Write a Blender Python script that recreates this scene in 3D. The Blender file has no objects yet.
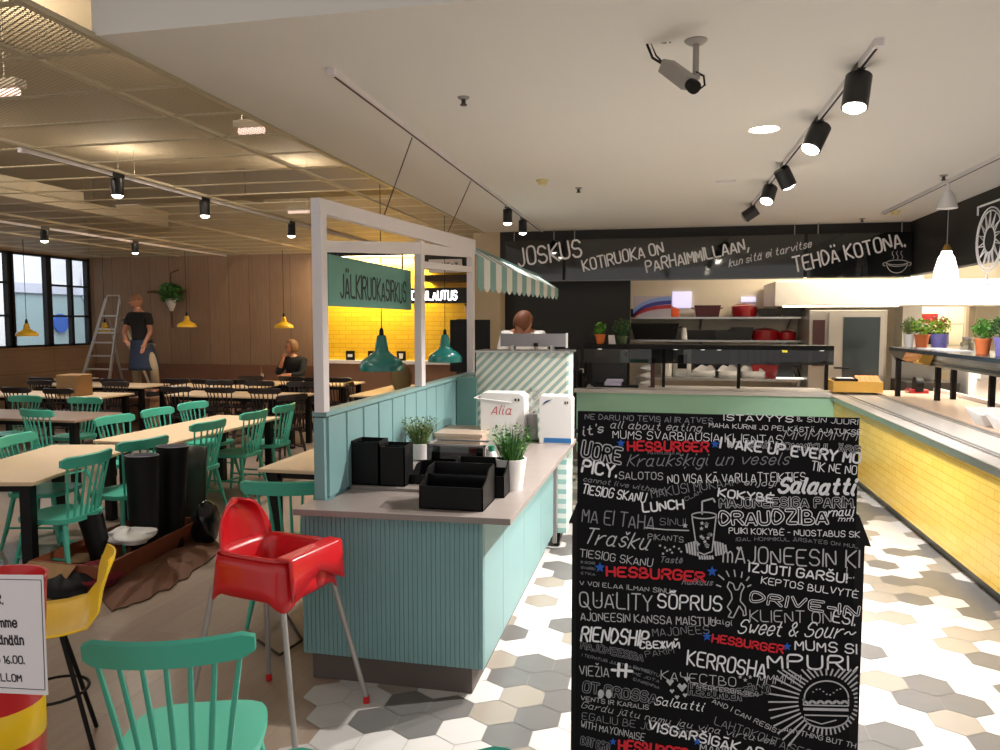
import bpy, math, random
from mathutils import Vector, Matrix
random.seed(7)
C = bpy.context.scene.collection
PI = math.pi
# ---------------------------------------------------------------- camera
FPX, PSI, THE, HC = 750., math.radians(12.16), math.radians(4.04), 1.75
R_ = Vector((math.cos(PSI), math.sin(PSI), 0))
F_ = Vector((-math.sin(PSI)*math.cos(THE), math.cos(PSI)*math.cos(THE), -math.sin(THE)))
U_ = R_.cross(F_)
cam = bpy.data.cameras.new('camera'); cam.sensor_width = 36; cam.lens = 27; cam.clip_start = .05
co = bpy.data.objects.new('camera', cam); C.objects.link(co)
m = Matrix((R_, U_, -F_)).transposed().to_4x4(); m.translation = (0, 0, HC); co.matrix_world = m
bpy.context.scene.camera = co
def ray(px, py): return F_ + R_*((px-500)/FPX) + U_*((375-py)/FPX)
def PZ(px, py, z): d = ray(px, py); t = (z-HC)/d.z; return Vector((d.x*t, d.y*t, z))
def PY(px, py, y): d = ray(px, py); t = y/d.y; return Vector((d.x*t, y, HC+d.z*t))
def PX(px, py, x): d = ray(px, py); t = x/d.x; return Vector((x, d.y*t, HC+d.z*t))

# ---------------------------------------------------------------- materials
def lin(c):
    c = c/255.; return c/12.92 if c <= .04045 else ((c+.055)/1.055)**2.4
def col(h): return tuple(lin(int(h[i:i+2], 16)) for i in (0, 2, 4)) + (1,)
MATS = {}
def nmat(name):
    m = bpy.data.materials.new(name); m.use_nodes = True; MATS[name] = m
    nt = m.node_tree; b = nt.nodes['Principled BSDF']; return m, nt, b
def node(nt, typ, **k):
    n = nt.nodes.new(typ)
    for a, v in k.items():
        if a.startswith('i_'):
            n.inputs[a[2:].replace('_', ' ')].default_value = v
        else: setattr(n, a, v)
    return n
def M(name, h, rough=.5, metal=0, var=.08, scale=6, bump=0, bscale=40, spec=.5, coat=0):
    m, nt, b = nmat(name); c = col(h)
    tc = node(nt, 'ShaderNodeTexCoord'); ns = node(nt, 'ShaderNodeTexNoise', i_Scale=scale, i_Detail=3.)
    nt.links.new(tc.outputs['Object'], ns.inputs['Vector'])
    mx = node(nt, 'ShaderNodeMix', data_type='RGBA')
    mx.inputs[6].default_value = tuple(min(1, v*(1-var)) for v in c[:3])+(1,)
    mx.inputs[7].default_value = tuple(min(1, v*(1+var)) for v in c[:3])+(1,)
    nt.links.new(ns.outputs[0], mx.inputs[0]); nt.links.new(mx.outputs[2], b.inputs['Base Color'])
    b.inputs['Roughness'].default_value = rough; b.inputs['Metallic'].default_value = metal
    b.inputs['Specular IOR Level'].default_value = spec; b.inputs['Coat Weight'].default_value = coat
    if bump:
        n2 = node(nt, 'ShaderNodeTexNoise', i_Scale=bscale); nt.links.new(tc.outputs['Object'], n2.inputs['Vector'])
        bp = node(nt, 'ShaderNodeBump', i_Strength=bump, i_Distance=.01)
        nt.links.new(n2.outputs[0], bp.inputs['Height']); nt.links.new(bp.outputs[0], b.inputs['Normal'])
    return m
def ME(name, h, s):
    m, nt, b = nmat(name); c = col(h)
    b.inputs['Base Color'].default_value = c; b.inputs['Emission Color'].default_value = c; b.inputs['Emission Strength'].default_value = s
    return m
def brickmat(name, h1, h2, hm, bw, bh, mortar, axes, rough=.35, offset=.5, var=None, bump=.2):
    """axes: which object axes run along / across the brick"""
    m, nt, b = nmat(name)
    tc = node(nt, 'ShaderNodeTexCoord'); sp = node(nt, 'ShaderNodeSeparateXYZ'); cb = node(nt, 'ShaderNodeCombineXYZ')
    nt.links.new(tc.outputs['Object'], sp.inputs[0])
    nt.links.new(sp.outputs[axes[0]], cb.inputs[0]); nt.links.new(sp.outputs[axes[1]], cb.inputs[1])
    br = node(nt, 'ShaderNodeTexBrick', offset=offset)
    br.inputs['Color1'].default_value = col(h1); br.inputs['Color2'].default_value = col(h2); br.inputs['Mortar'].default_value = col(hm)
    br.inputs['Scale'].default_value = 1; br.inputs['Mortar Size'].default_value = mortar
    br.inputs['Brick Width'].default_value = bw; br.inputs['Row Height'].default_value = bh
    nt.links.new(cb.outputs[0], br.inputs['Vector'])
    ns = node(nt, 'ShaderNodeTexNoise', i_Scale=3., i_Detail=5.)
    mp = node(nt, 'ShaderNodeMapping'); mp.inputs['Scale'].default_value = (1, 8, 1)
    nt.links.new(cb.outputs[0], mp.inputs[0]); nt.links.new(mp.outputs[0], ns.inputs['Vector'])
    mx = node(nt, 'ShaderNodeMix', data_type='RGBA', blend_type='MULTIPLY'); mx.inputs[0].default_value = .35 if var is None else var
    nt.links.new(br.outputs[0], mx.inputs[6]); nt.links.new(ns.outputs[0], mx.inputs[7]); nt.links.new(mx.outputs[2], b.inputs['Base Color'])
    bp = node(nt, 'ShaderNodeBump', i_Strength=bump, i_Distance=.004, invert=True)
    nt.links.new(br.outputs['Fac'], bp.inputs['Height']); nt.links.new(bp.outputs[0], b.inputs['Normal'])
    b.inputs['Roughness'].default_value = rough
    return m
def glassmat(name, h, alpha, rough=.02):
    m, nt, b = nmat(name); out = nt.nodes['Material Output']
    tr = node(nt, 'ShaderNodeBsdfTransparent'); tr.inputs[0].default_value = col(h)
    gl = node(nt, 'ShaderNodeBsdfGlossy', i_Roughness=rough)
    lw = node(nt, 'ShaderNodeLayerWeight', i_Blend=.5)
    fr = node(nt, 'ShaderNodeMath', operation='POWER'); fr.inputs[1].default_value = 5; nt.links.new(lw.outputs['Facing'], fr.inputs[0])
    ad = node(nt, 'ShaderNodeMath', operation='ADD', use_clamp=True); ad.inputs[1].default_value = alpha+.04
    mx = node(nt, 'ShaderNodeMixShader')
    nt.links.new(fr.outputs[0], ad.inputs[0]); nt.links.new(ad.outputs[0], mx.inputs[0])
    nt.links.new(tr.outputs[0], mx.inputs[1]); nt.links.new(gl.outputs[0], mx.inputs[2]); nt.links.new(mx.outputs[0], out.inputs[0])
    return m
def meshmat(name, h, period, thr):
    m, nt, b = nmat(name); out = nt.nodes['Material Output']
    b.inputs['Base Color'].default_value = col(h); b.inputs['Roughness'].default_value = .5; b.inputs['Metallic'].default_value = .2
    tc = node(nt, 'ShaderNodeTexCoord'); sp = node(nt, 'ShaderNodeSeparateXYZ'); nt.links.new(tc.outputs['Object'], sp.inputs[0])
    def mth(op, a, bb=None):
        n = node(nt, 'ShaderNodeMath', operation=op)
        for i, v in enumerate((a, bb)):
            if v is None: continue
            if isinstance(v, (int, float)): n.inputs[i].default_value = v
            else: nt.links.new(v, n.inputs[i])
        return n.outputs[0]
    x = mth('MULTIPLY', sp.outputs[0], PI/period); y = mth('MULTIPLY', sp.outputs[1], 2*PI/period)
    a = mth('ABSOLUTE', mth('SINE', mth('ADD', x, y))); c = mth('ABSOLUTE', mth('SINE', mth('SUBTRACT', x, y)))
    k = mth('GREATER_THAN', mth('MULTIPLY', a, c), thr)
    tr = node(nt, 'ShaderNodeBsdfTransparent'); mx = node(nt, 'ShaderNodeMixShader')
    nt.links.new(k, mx.inputs[0]); nt.links.new(b.outputs[0], mx.inputs[1]); nt.links.new(tr.outputs[0], mx.inputs[2]); nt.links.new(mx.outputs[0], out.inputs[0])
    return m
def stripemat(name, h1, h2, period, ax, az, duty=.5, rough=.5):
    m, nt, b = nmat(name)
    tc = node(nt, 'ShaderNodeTexCoord'); sp = node(nt, 'ShaderNodeSeparateXYZ'); nt.links.new(tc.outputs['Object'], sp.inputs[0])
    s = node(nt, 'ShaderNodeVectorMath', operation='DOT_PRODUCT'); s.inputs[1].default_value = (ax[0]/period, ax[1]/period, az/period)
    nt.links.new(tc.outputs['Object'], s.inputs[0])
    f = node(nt, 'ShaderNodeMath', operation='FRACT'); nt.links.new(s.outputs['Value'], f.inputs[0])
    g = node(nt, 'ShaderNodeMath', operation='GREATER_THAN'); g.inputs[1].default_value = duty; nt.links.new(f.outputs[0], g.inputs[0])
    mx = node(nt, 'ShaderNodeMix', data_type='RGBA'); mx.inputs[6].default_value = col(h1); mx.inputs[7].default_value = col(h2)
    nt.links.new(g.outputs[0], mx.inputs[0]); nt.links.new(mx.outputs[2], b.inputs['Base Color']); b.inputs['Roughness'].default_value = rough
    return m

teal = M('teal_paint', '48AE96', .35, var=.06); tealc = M('counter_teal', '779C9F', .45, var=.05); tealend = M('teal_end', '5E8884', .5)
mint = M('mint_laminate', '9CCBB2', .5, var=.04); black = M('black_paint', '0B0A0C', .5, var=.2, spec=.25); blackg = M('black_gloss', '0C0C10', .2, var=.2)
darkw = M('dark_chair', '241B1C', .4, var=.2); birch = M('birch_top', 'D9BE9C', .4, var=.07, scale=3); birchd = M('grey_wood_top', '9A7F6C', .45, var=.08)
white = M('white_plastic', 'E6E4E4', .4, var=.02); whitep = M('white_paint', 'D9D2D4', .5, var=.03); steel = M('steel', 'B9B8B6', .28, .9, var=.06)
alu = M('aluminium', 'C9C6C4', .35, .8, var=.05); ceilm = M('ceiling_plaster', 'DDD8D2', .9, var=.02, scale=1); slabm = M('upper_slab', '8E8068', .9, var=.12, scale=1.3)
red = M('red_plastic', 'C8141E', .3, var=.04, coat=.3); yel = M('yellow_shell', 'F2C40C', .35, var=.03); yelp = M('yellow_enamel', 'D8A81C', .35)
ctop = M('counter_laminate', '8A807C', .35, var=.1, scale=12); ctopw = M('pale_worktop', 'C9C3C0', .3, var=.04); stone = M('beige_stone', 'C9AF9C', .35, var=.06, scale=9)
plinth = M('plinth_dark', '5A504C', .6, var=.12); plinthg = M('plinth_grey', '7D7C7C', .5, var=.08)
woodw = brickmat('wood_wall', '9C7C62', 'A48368', '7A5E4A', 3.2, .42, .006, (2, 0), .55, .0)
woodw2 = brickmat('wood_wall_side', '9A7A60', 'A08064', '7A5E4A', 3.2, .42, .006, (1, 2), .55, .3)
ytile = brickmat('yellow_tile', 'E9BF50', 'F0CA60', 'D2A23A', .22, .065, .003, (1, 2), .25, .5, .12)
ytile2 = brickmat('yellow_tile_wall', 'E8B41E', 'F0C02A', 'CC9418', .24, .08, .004, (0, 2), .3, .5, .1)
planks = brickmat('floor_planks', 'A08C7E', 'A89484', '907D6F', 1.4, .2, .002, (1, 0), .28, .4, .25, .03)
beige = M('beige_wall', 'C8B596', .8, var=.04); kwall = M('kitchen_wall', 'DDD3BF', .7, var=.03); brownw = M('brown_panel', 'A5806A', .6, var=.06)
darkpan = M('dark_panel', '1B1917', .5, var=.15); bluetap = M('window_black', '1A1A20', .5)
chalk = M('chalk_white', 'E8E7EB', .9, var=.12, scale=60); chalkd = M('chalk_dim', '85858A', .9, var=.2, scale=60); chalkm = M('chalk_mid', 'BAB9BD', .9, var=.15, scale=60)
redl = M('red_lettering', 'D01F2E', .8); bluel = M('blue_star', '1F58B8', .8); board = M('board_black', '0B0A0D', .8, var=.15, spec=.2)
signt = M('sign_teal', '5F9488', .55, var=.04); tealp = M('pendant_teal', '1E7B78', .25, coat=.4); lens = ME('lamp_lens', 'FFF4E0', 18)
lensw = ME('warm_lens', 'FFE9C0', 12); lamph = M('lamp_housing', '18181B', .4)
terr = M('terracotta', 'C86A38', .7); purp = M('purple_pot', '6B66A8', .6, var=.35, scale=45); leafg = M('leaf_green', '4F8A2A', .6, var=.35, scale=20); leafd = M('leaf_dark', '2E5A2C', .6, var=.35, scale=20)
grassm = M('grass_blades', '76864C', .6, var=.35, scale=20); leafy = M('leaf_lime', '8FB637', .6, var=.3); leafr = M('leaf_red', '9A4038', .6, var=.3); soil = M('soil', '3A2A20', .9)
kraft = M('kraft_paper', '6E4A36', .85, var=.12, bump=.3, bscale=10); card = M('cardboard', '94724C', .85, var=.08); redwood = M('reddish_wood', '84462C', .5, var=.12)
cloth = M('white_cloth', 'CFCBC6', .9, bump=.3, bscale=25); darkred = M('dark_red_cloth', '6E1220', .9, bump=.3); blackc = M('black_cloth', '141316', .9, bump=.2, bscale=30)
skin = M('skin', 'B27C62', .55, var=.05); hairb = M('hair_brown', '6A3A20', .6, var=.3, scale=60); hairl = M('hair_blond', '7A5636', .6, var=.3, scale=60)
navy = M('navy_apron', '1E2A40', .85); khaki = M('khaki_trousers', '9E8C74', .85); glass = glassmat('clear_glass', 'E6EAEA', .02); glassd = glassmat('tinted_glass', '8C9090', .03)
redpan = M('red_enamel', 'A3141E', .25, coat=.5); panb = M('dark_pan', '1F2224', .35); pyel = M('pale_wood', 'D9A94E', .5, var=.08, scale=10); woodc = M('crate_wood', 'B5742E', .55, var=.15, scale=10)
stripes = stripemat('diagonal_stripes', 'E0E0D4', '98AFAB', .054, (-.7071, 0), .7071, .5); stripes2 = stripemat('diagonal_stripes_side', 'E0E8E4', '98C0BE', .054, (0, -.7071), .7071, .5)
grey = M('grey_plastic', '8E8C8C', .45); legrey = M('grey_leg', 'A8A4A4', .35, .5); ceilmesh = meshmat('ceiling_expanded_mesh', 'A09278', .05, .42)
paper = M('paper', 'DDD8DC', .8, var=.02); ink = M('ink', '2A262A', .8); pinkp = M('box_print_blue', '2C72B4', .6); redink = M('box_print_red', 'C23040', .6)

# ---------------------------------------------------------------- mesh builder
class B:
    def __init__(s): s.v = []; s.f = []; s.mi = []
    def add(s, vs, fs, mi=0):
        o = len(s.v); s.v += [Vector(v) for v in vs]; s.f += [tuple(i+o for i in f) for f in fs]; s.mi += [mi]*len(fs); return s
    def box(s, x0, x1, y0, y1, z0, z1, mi=0):
        vs = [(x, y, z) for z in (z0, z1) for y in (y0, y1) for x in (x0, x1)]
        return s.add(vs, [(0, 2, 3, 1), (4, 5, 7, 6), (0, 1, 5, 4), (2, 6, 7, 3), (0, 4, 6, 2), (1, 3, 7, 5)], mi)
    def rbox(s, x0, x1, y0, y1, z0, z1, r=.01, mi=0):
        # box with chamfered vertical and top edges
        p = [(x0+r, y0), (x1-r, y0), (x1, y0+r), (x1, y1-r), (x1-r, y1), (x0+r, y1), (x0, y1-r), (x0, y0+r)]
        q = [(max(x0+r, min(x1-r, a)), max(y0+r, min(y1-r, b))) for a, b in p]
        vs = [(a, b, z0) for a, b in p]+[(a, b, z1-r) for a, b in p]+[(a, b, z1) for a, b in q]
        fs = [tuple(range(7, -1, -1))]+[(i, (i+1) % 8, 8+(i+1) % 8, 8+i) for i in range(8)]+[(8+i, 8+(i+1) % 8, 16+(i+1) % 8, 16+i) for i in range(8)]+[tuple(range(16, 24))]
        return s.add(vs, fs, mi)
    def beam(s, p0, p1, w, h, up=(0, 0, 1), mi=0):
        p0, p1 = Vector(p0), Vector(p1); d = (p1-p0).normalized(); u = Vector(up)
        if abs(d.dot(u)) > .98: u = Vector((0, 1, 0))
        a = d.cross(u).normalized()*w/2; b = a.cross(d).normalized()*h/2
        vs = [p+i*a+j*b for p in (p0, p1) for i, j in ((-1, -1), (1, -1), (1, 1), (-1, 1))]
        return s.add(vs, [(3, 2, 1, 0), (4, 5, 6, 7), (0, 1, 5, 4), (1, 2, 6, 5), (2, 3, 7, 6), (3, 0, 4, 7)], mi)
    def tube(s, pts, r, n=8, mi=0, cap=True):
        pts = [Vector(p) for p in pts]; rs = r if isinstance(r, (list, tuple)) else [r]*len(pts); o = len(s.v); prev = None
        for i, p in enumerate(pts):
            d = (pts[min(i+1, len(pts)-1)]-pts[max(i-1, 0)]).normalized()
            if prev is None:
                a = d.orthogonal().normalized()
            else:
                a = (prev-d*prev.dot(d)).normalized()
            prev = a; b = d.cross(a)
            s.v += [p+(a*math.cos(t)+b*math.sin(t))*rs[i] for t in (2*PI*k/n for k in range(n))]
        for i in range(len(pts)-1):
            for k in range(n):
                s.f.append((o+i*n+k, o+i*n+(k+1) % n, o+(i+1)*n+(k+1) % n, o+(i+1)*n+k)); s.mi.append(mi)
        if cap:
            s.f.append(tuple(o+k for k in range(n-1, -1, -1))); s.mi.append(mi)
            s.f.append(tuple(o+(len(pts)-1)*n+k for k in range(n))); s.mi.append(mi)
        return s
    def lathe(s, prof, c=(0, 0, 0), n=20, mi=0, sx=1, sy=1):
        c = Vector(c); o = len(s.v)
        for r, z in prof: s.v += [c+Vector((r*sx*math.cos(2*PI*k/n), r*sy*math.sin(2*PI*k/n), z)) for k in range(n)]
        for i in range(len(prof)-1):
            for k in range(n): s.f.append((o+i*n+k, o+i*n+(k+1) % n, o+(i+1)*n+(k+1) % n, o+(i+1)*n+k)); s.mi.append(mi)
        for e, rev in ((0, 1), (len(prof)-1, 0)):
            if prof[e][0] > 1e-4:
                t = [o+e*n+k for k in range(n)]; s.f.append(tuple(t[::-1] if rev else t)); s.mi.append(mi)
        return s
    def prism(s, poly, d, mi=0):
        """poly: list of 3D points, extruded by vector d"""
        n = len(poly); d = Vector(d); vs = [Vector(p) for p in poly]+[Vector(p)+d for p in poly]
        return s.add(vs, [tuple(range(n-1, -1, -1)), tuple(range(n, 2*n))]+[(i, (i+1) % n, n+(i+1) % n, n+i) for i in range(n)], mi)
    def grid(s, fn, nu, nv, mi=0):
        vs = [fn(i/nu, j/nv) for j in range(nv+1) for i in range(nu+1)]; w = nu+1
        return s.add(vs, [(j*w+i, j*w+i+1, (j+1)*w+i+1, (j+1)*w+i) for j in range(nv) for i in range(nu)], mi)
    def xf(s, M4): s.v = [M4 @ v for v in s.v]; return s
def link(name, me, parent=None):
    o = bpy.data.objects.new(name, me); C.objects.link(o)
    if parent is not None: o.parent = parent
    return o
def obj(name, b, mats, parent=None, world=False, smooth=False, solid=0, bev=0, sub=0):
    if not isinstance(mats, (list, tuple)): mats = [mats]
    off = Vector((0, 0, 0))
    if world and parent is not None:
        p = parent
        while p is not None: off = off+p.location; p = p.parent
    me = bpy.data.meshes.new(name); me.from_pydata([v-off for v in b.v], [], b.f)
    for mm in mats: me.materials.append(mm)
    me.polygons.foreach_set('material_index', b.mi)
    if smooth: me.polygons.foreach_set('use_smooth', [True]*len(me.polygons))
    me.update(); o = link(name, me, parent)
    if smooth and smooth != 'all':
        try: me.set_sharp_from_angle(angle=math.radians(40))
        except Exception: pass
    if solid: md = o.modifiers.new('solid', 'SOLIDIFY'); md.thickness = solid; md.offset = 0
    if sub: md = o.modifiers.new('sub', 'SUBSURF'); md.levels = sub; md.render_levels = sub
    if bev: md = o.modifiers.new('bev', 'BEVEL'); md.width = bev; md.segments = 2; md.limit_method = 'ANGLE'
    return o
def thing(name, label, cat, loc=(0, 0, 0), rz=0, group=None):
    o = bpy.data.objects.new(name, None); C.objects.link(o); o.empty_display_size = .1
    o.location = loc; o.rotation_euler = (0, 0, rz); tag(o, label, cat, group); return o
def tag(o, label, cat, group=None, kind=None):
    o['label'] = label; o['category'] = cat
    if group: o['group'] = group
    if kind: o['kind'] = kind
    return o
def struct(name, b, mats, parent=None, **k):
    o = obj(name, b, mats, parent, **k)
    if parent is None: o['kind'] = 'structure'
    return o
KIDS = {}
def dup(root, loc, rz, label, group=None):
    if root not in KIDS:
        KIDS[root] = [(c, [g for g in bpy.data.objects if g.parent == c]) for c in bpy.data.objects if c.parent == root]
    r = root.copy(); C.objects.link(r); r.location = loc; r.rotation_euler = (0, 0, rz); r['label'] = label
    if group: r['group'] = group
    for ch, gs in KIDS[root]:
        c = ch.copy(); C.objects.link(c); c.parent = r
        for g in gs: d = g.copy(); C.objects.link(d); d.parent = c
    return r
class Repeat:
    def __init__(s, proto): s.p = proto; s.n = 0
    def __call__(s, loc, rz, label, group=None):
        s.n += 1
        if s.n == 1:
            if s.p not in KIDS: KIDS[s.p] = [(c, [g for g in bpy.data.objects if g.parent == c]) for c in bpy.data.objects if c.parent == s.p]
            s.p.location = loc; s.p.rotation_euler = (0, 0, rz); s.p['label'] = label
            if group: s.p['group'] = group
            return s.p
        return dup(s.p, loc, rz, label, group)
# ---------------------------------------------------------------- hand lettering built from strokes
GL = {}
for e in """A 02 28 42/13.4 33.4;B 02 08 28 37 36 25 05/25 35 44 43 32 02;C 47 38 18 07 03 12 32 43;D 02 08 28 46 44 22 02;E 48 08 02 42/05 35;F 48 08 02/05 35;G 47 38 18 07 03 12 32 43 45 25;H 08 02/48 42/05 45;I 08 02;J 38 33 22 12 03;K 08 02/48 05 42;L 08 02 42;M 02 08 24 48 42;N 02 08 42 48;O 18 07 03 12 32 43 47 38 18;P 02 08 38 47 46 35 05;Q 18 07 03 12 32 43 47 38 18/24 51;R 02 08 38 47 46 35 05/25 42;S 47 38 18 06 15 35 44 43 32 12 03;T 08 48/28 22;U 08 03 12 32 43 48;V 08 22 48;W 08 12 26 32 48;X 08 42/48 02;Y 08 25 48/25 22;Z 08 48 02 42;
a 35 26 16 05 03 12 22 33/36 32 42;b 08 02/05 16 26 35 33 22 12 03;c 35 26 16 05 03 12 22 33;d 35 26 16 05 03 12 22 33/38 32 42;e 04 34 35 26 16 05 03 12 22 33;f 38 28 17 12/06 26;g 35 26 16 05 03 12 22 33/36 31 20 10 01;h 08 02/05 16 26 35 32;i 06 03 12/07.4 08;j 16 11 00/17.4 18;k 08 02/36 04 32;l 08 03 12;m 06 02/05 16 25 22/25 36 45 42;n 06 02/05 16 26 35 32;o 16 05 03 12 22 33 35 26 16;p 06 00/05 16 26 35 33 22 12 03;r 06 02/04 15 26 36;s 35 26 16 05 14 24 33 22 12 03;t 18 13 22 32/06 26;u 06 03 12 22 33/36 32 42;v 06 22 46;w 06 12 24 32 46;x 06 32/36 02;y 06 03 12 22 33/36 31 20 10;z 06 36 02 32;
& 42 06 07 18 27 26 04 03 12 22 44;! 08 04/02 02.6;. 02 02.6;, 13 01;- 05 25;~ 04 15 25 34 44 55;' 08 07;+ 05 45/27 23;1 07 18 12;6 38 16 04 12 32 43 34 15 04;0 18 07 03 12 32 43 47 38 18;\u0416 08 42/48 02/28 22;\u0418 08 02 48 42;\u0427 08 06 15 45/48 42""".replace('\n', '').split(';'):
    k, d = e[0], e[2:]
    GL[k] = [[(int(p[0]), float(p[1:])-2) for p in st_.split()] for st_ in d.split('/')]
for a_, b_ in zip('\u0421\u0412\u0415\u041a\u0410\u0422\u041e', 'CBEKATO'): GL[a_] = GL[b_]
MK = {'\u0308': ('top', [[(1, 0), (1, .5)], [(3, 0), (3, .5)]]), '\u030c': ('top', [[(1, 1), (2, 0), (3, 1)]]), '\u0304': ('top', [[(.8, .3), (3.2, .3)]]), '\u0303': ('top', [[(.6, 0), (1.4, .7), (2.4, .1), (3.3, .8)]]),
      '\u0307': ('top', [[(2, 0), (2, .5)]]), '\u0306': ('top', [[(1, 1), (2, .2), (3, 1)]]), '\u0327': ('bot', [[(2, -.8), (1.6, -1.6)]]), '\u0328': ('bot', [[(3, 0), (2.6, -1), (3.4, -1.3)]])}
import unicodedata
TRG = random.Random(99)
def smooth(pts, k=2):
    closed = pts[0] == pts[-1] and len(pts) > 3
    for _ in range(k):
        if closed: q = []; r = pts[:-1]; n = len(r); [q.extend([(r[i][0]*.75+r[(i+1) % n][0]*.25, r[i][1]*.75+r[(i+1) % n][1]*.25), (r[i][0]*.25+r[(i+1) % n][0]*.75, r[i][1]*.25+r[(i+1) % n][1]*.75)]) for i in range(n)]; pts = q+[q[0]]
        else:
            q = [pts[0]]
            for i in range(len(pts)-1):
                x0, y0 = pts[i]; x1, y1 = pts[i+1]; c = .16
                if i > 0: q.append((x0*(1-c)+x1*c, y0*(1-c)+y1*c))
                if i < len(pts)-2: q.append((x0*c+x1*(1-c), y0*c+y1*(1-c)))
            pts = q+[pts[-1]]
    return pts
def ribbon(b, pts, hw, fn, mi, lift=0):
    n = len(pts); L, Rr_ = [], []
    N = Vector(fn.n)*lift
    for i in range(n):
        x0, y0 = pts[max(0, i-1)]; x1, y1 = pts[min(n-1, i+1)]; dx, dy = x1-x0, y1-y0; l = math.hypot(dx, dy) or 1; nx, ny = -dy/l*hw, dx/l*hw; x, y = pts[i]
        if i in (0, n-1): 
            k = hw*.5*(-1 if i == 0 else 1)
            if i == 0: L.append((x+nx*.6-dx/l*hw*.9, y+ny*.6-dy/l*hw*.9)); Rr_.append((x-nx*.6-dx/l*hw*.9, y-ny*.6-dy/l*hw*.9))
            L.append((x+nx, y+ny)); Rr_.append((x-nx, y-ny))
            if i == n-1: L.append((x+nx*.6+dx/l*hw*.9, y+ny*.6+dy/l*hw*.9)); Rr_.append((x-nx*.6+dx/l*hw*.9, y-ny*.6+dy/l*hw*.9))
        else: L.append((x+nx, y+ny)); Rr_.append((x-nx, y-ny))
    m_ = len(L); b.add([fn(*p)+N for p in L]+[fn(*p)+N for p in Rr_], [(m_+i, m_+i+1, i+1, i) for i in range(m_-1)], mi)
def text(b, s, size, fn, w=None, off=0, outline=0, shear=0, rot=0, arch=0, mi=0):
    """size = cap height; w fits the whole width; off = weight; outline leaves the stroke hollow (material 1)"""
    out = []; x = 0
    for ch in unicodedata.normalize('NFD', s):
        if ch == ' ': x += 2.6; continue
        if ch in MK:
            kind, sts = MK[ch]; up = (lastH+.9) if kind == 'top' else 0
            for st_ in sts: out.append([(last+px_*lastW/4, py_+up) for px_, py_ in st_])
            continue
        g = GL.get(ch) or GL.get(ch.upper())
        if not g: continue
        W = max(p[0] for st_ in g for p in st_); last = x; lastW = max(W, .01); lastH = max(p[1] for st_ in g for p in st_)
        jy = TRG.uniform(-.22, .22); js = TRG.uniform(-.04, .06)
        for st_ in g: out.append([(x+px_+js*py_, py_*(1+js)+jy) for px_, py_ in st_])
        x += W+1.45
    W = x-1.45; ky = size/6; kx = ky*.8 if w is None else w/W; c, sn = math.cos(rot), math.sin(rot); sw = size*max(.085, .145+off*3.4)
    def tr(p):
        u = p[0]*kx+p[1]*ky*shear; q = p[1]*ky+arch*math.sin(PI*p[0]/W); return (u*c-q*sn, u*sn+q*c)
    for q, st_ in enumerate(out):
        pts = smooth([tr(p) for p in st_])
        if outline: ribbon(b, pts, size*.15, fn, mi, q % 5*.00003); ribbon(b, pts, size*.075, fn, 1, .0003+q % 5*.00003)
        else: ribbon(b, pts, sw/2, fn, mi, q % 9*.00004)
def flush_text(): pass
class Plane:
    def __init__(s, o, ux, uz, n): s.o, s.ux, s.uz, s.n = Vector(o), Vector(ux), Vector(uz), Vector(n)
    def __call__(s, u, v): return s.o+s.ux*u+s.uz*v

# ================================================================ SETTING
# floor: planks with a field of hexagonal tiles running into them
fb = B(); fb.add([(-11.6, -1, -.003), (8, -1, -.003), (8, 13, -.003), (-11.6, 13, -.003)], [(0, 1, 2, 3)], 0)
hexm = [M('hex_white', 'C6C3C1', .22, var=.03), M('hex_taupe', '968E84', .25, var=.05), M('hex_grey', '6C6A69', .28, var=.06), M('grout', '8F8A84', .6)]
rh = .1155*.985; rng = random.Random(11); row = 0; y = .75
while y < 9.6:
    x = -1.515-.6+(.1 if row % 2 else 0)
    while x < 2.12:
        if x > -1.58+.25*rng.random()-(.12 if rng.random() < .3 else 0):
            k = rng.random(); c = 1 if k < .43 else (2 if k < .66 else 3)
            pts = [(min(2.14, x+rh*math.sin(PI/3*i)), y+rh*math.cos(PI/3*i), 0) for i in range(6)]
            fb.add(pts, [(5, 4, 3, 2, 1, 0)], c)
        x += .2
    y += .1733; row += 1
fb.add([(-1.3, .7, -.002), (2.15, .7, -.002), (2.15, 9.65, -.002), (-1.3, 9.65, -.002)], [(0, 1, 2, 3)], 4)
struct('floor', fb, [planks]+hexm)
# ceilings
struct('ceiling', B().box(-2.46, 5.3, 2.93, 13, 3.0, 4.2), ceilm)
struct('ceiling', B().box(-11.1, 5.3, 1.0, 13, 4.2, 4.3), slabm)
struct('wall_void', B().box(-11.15, -11.0, 1.0, 13, 3.1, 4.2).box(-11.0, -2.46, 12.8, 12.95, 3.0, 4.2), slabm)
mb = B()
xs = [-2.46, -2.93, -4.45, -5.97, -7.49, -9.01, -10.53, -11.1]; ys = [1.0+.525*i for i in range(24)]
mb.add([(-11.05, 1.0, 3.0), (-2.46, 1.0, 3.0), (-2.46, 12.8, 3.0), (-11.05, 12.8, 3.0)], [(3, 2, 1, 0)], 0)
for x in xs: mb.box(x-.018, x+.018, 1.0, 12.8, 2.988, 3.012, 1)
for y in ys: mb.box(-11.05, -2.46, y-.016, y+.016, 2.996, 3.004, 1)
struct('ceiling', mb, [ceilmesh, M('mesh_runner', 'B5A88E', .5)])
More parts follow.
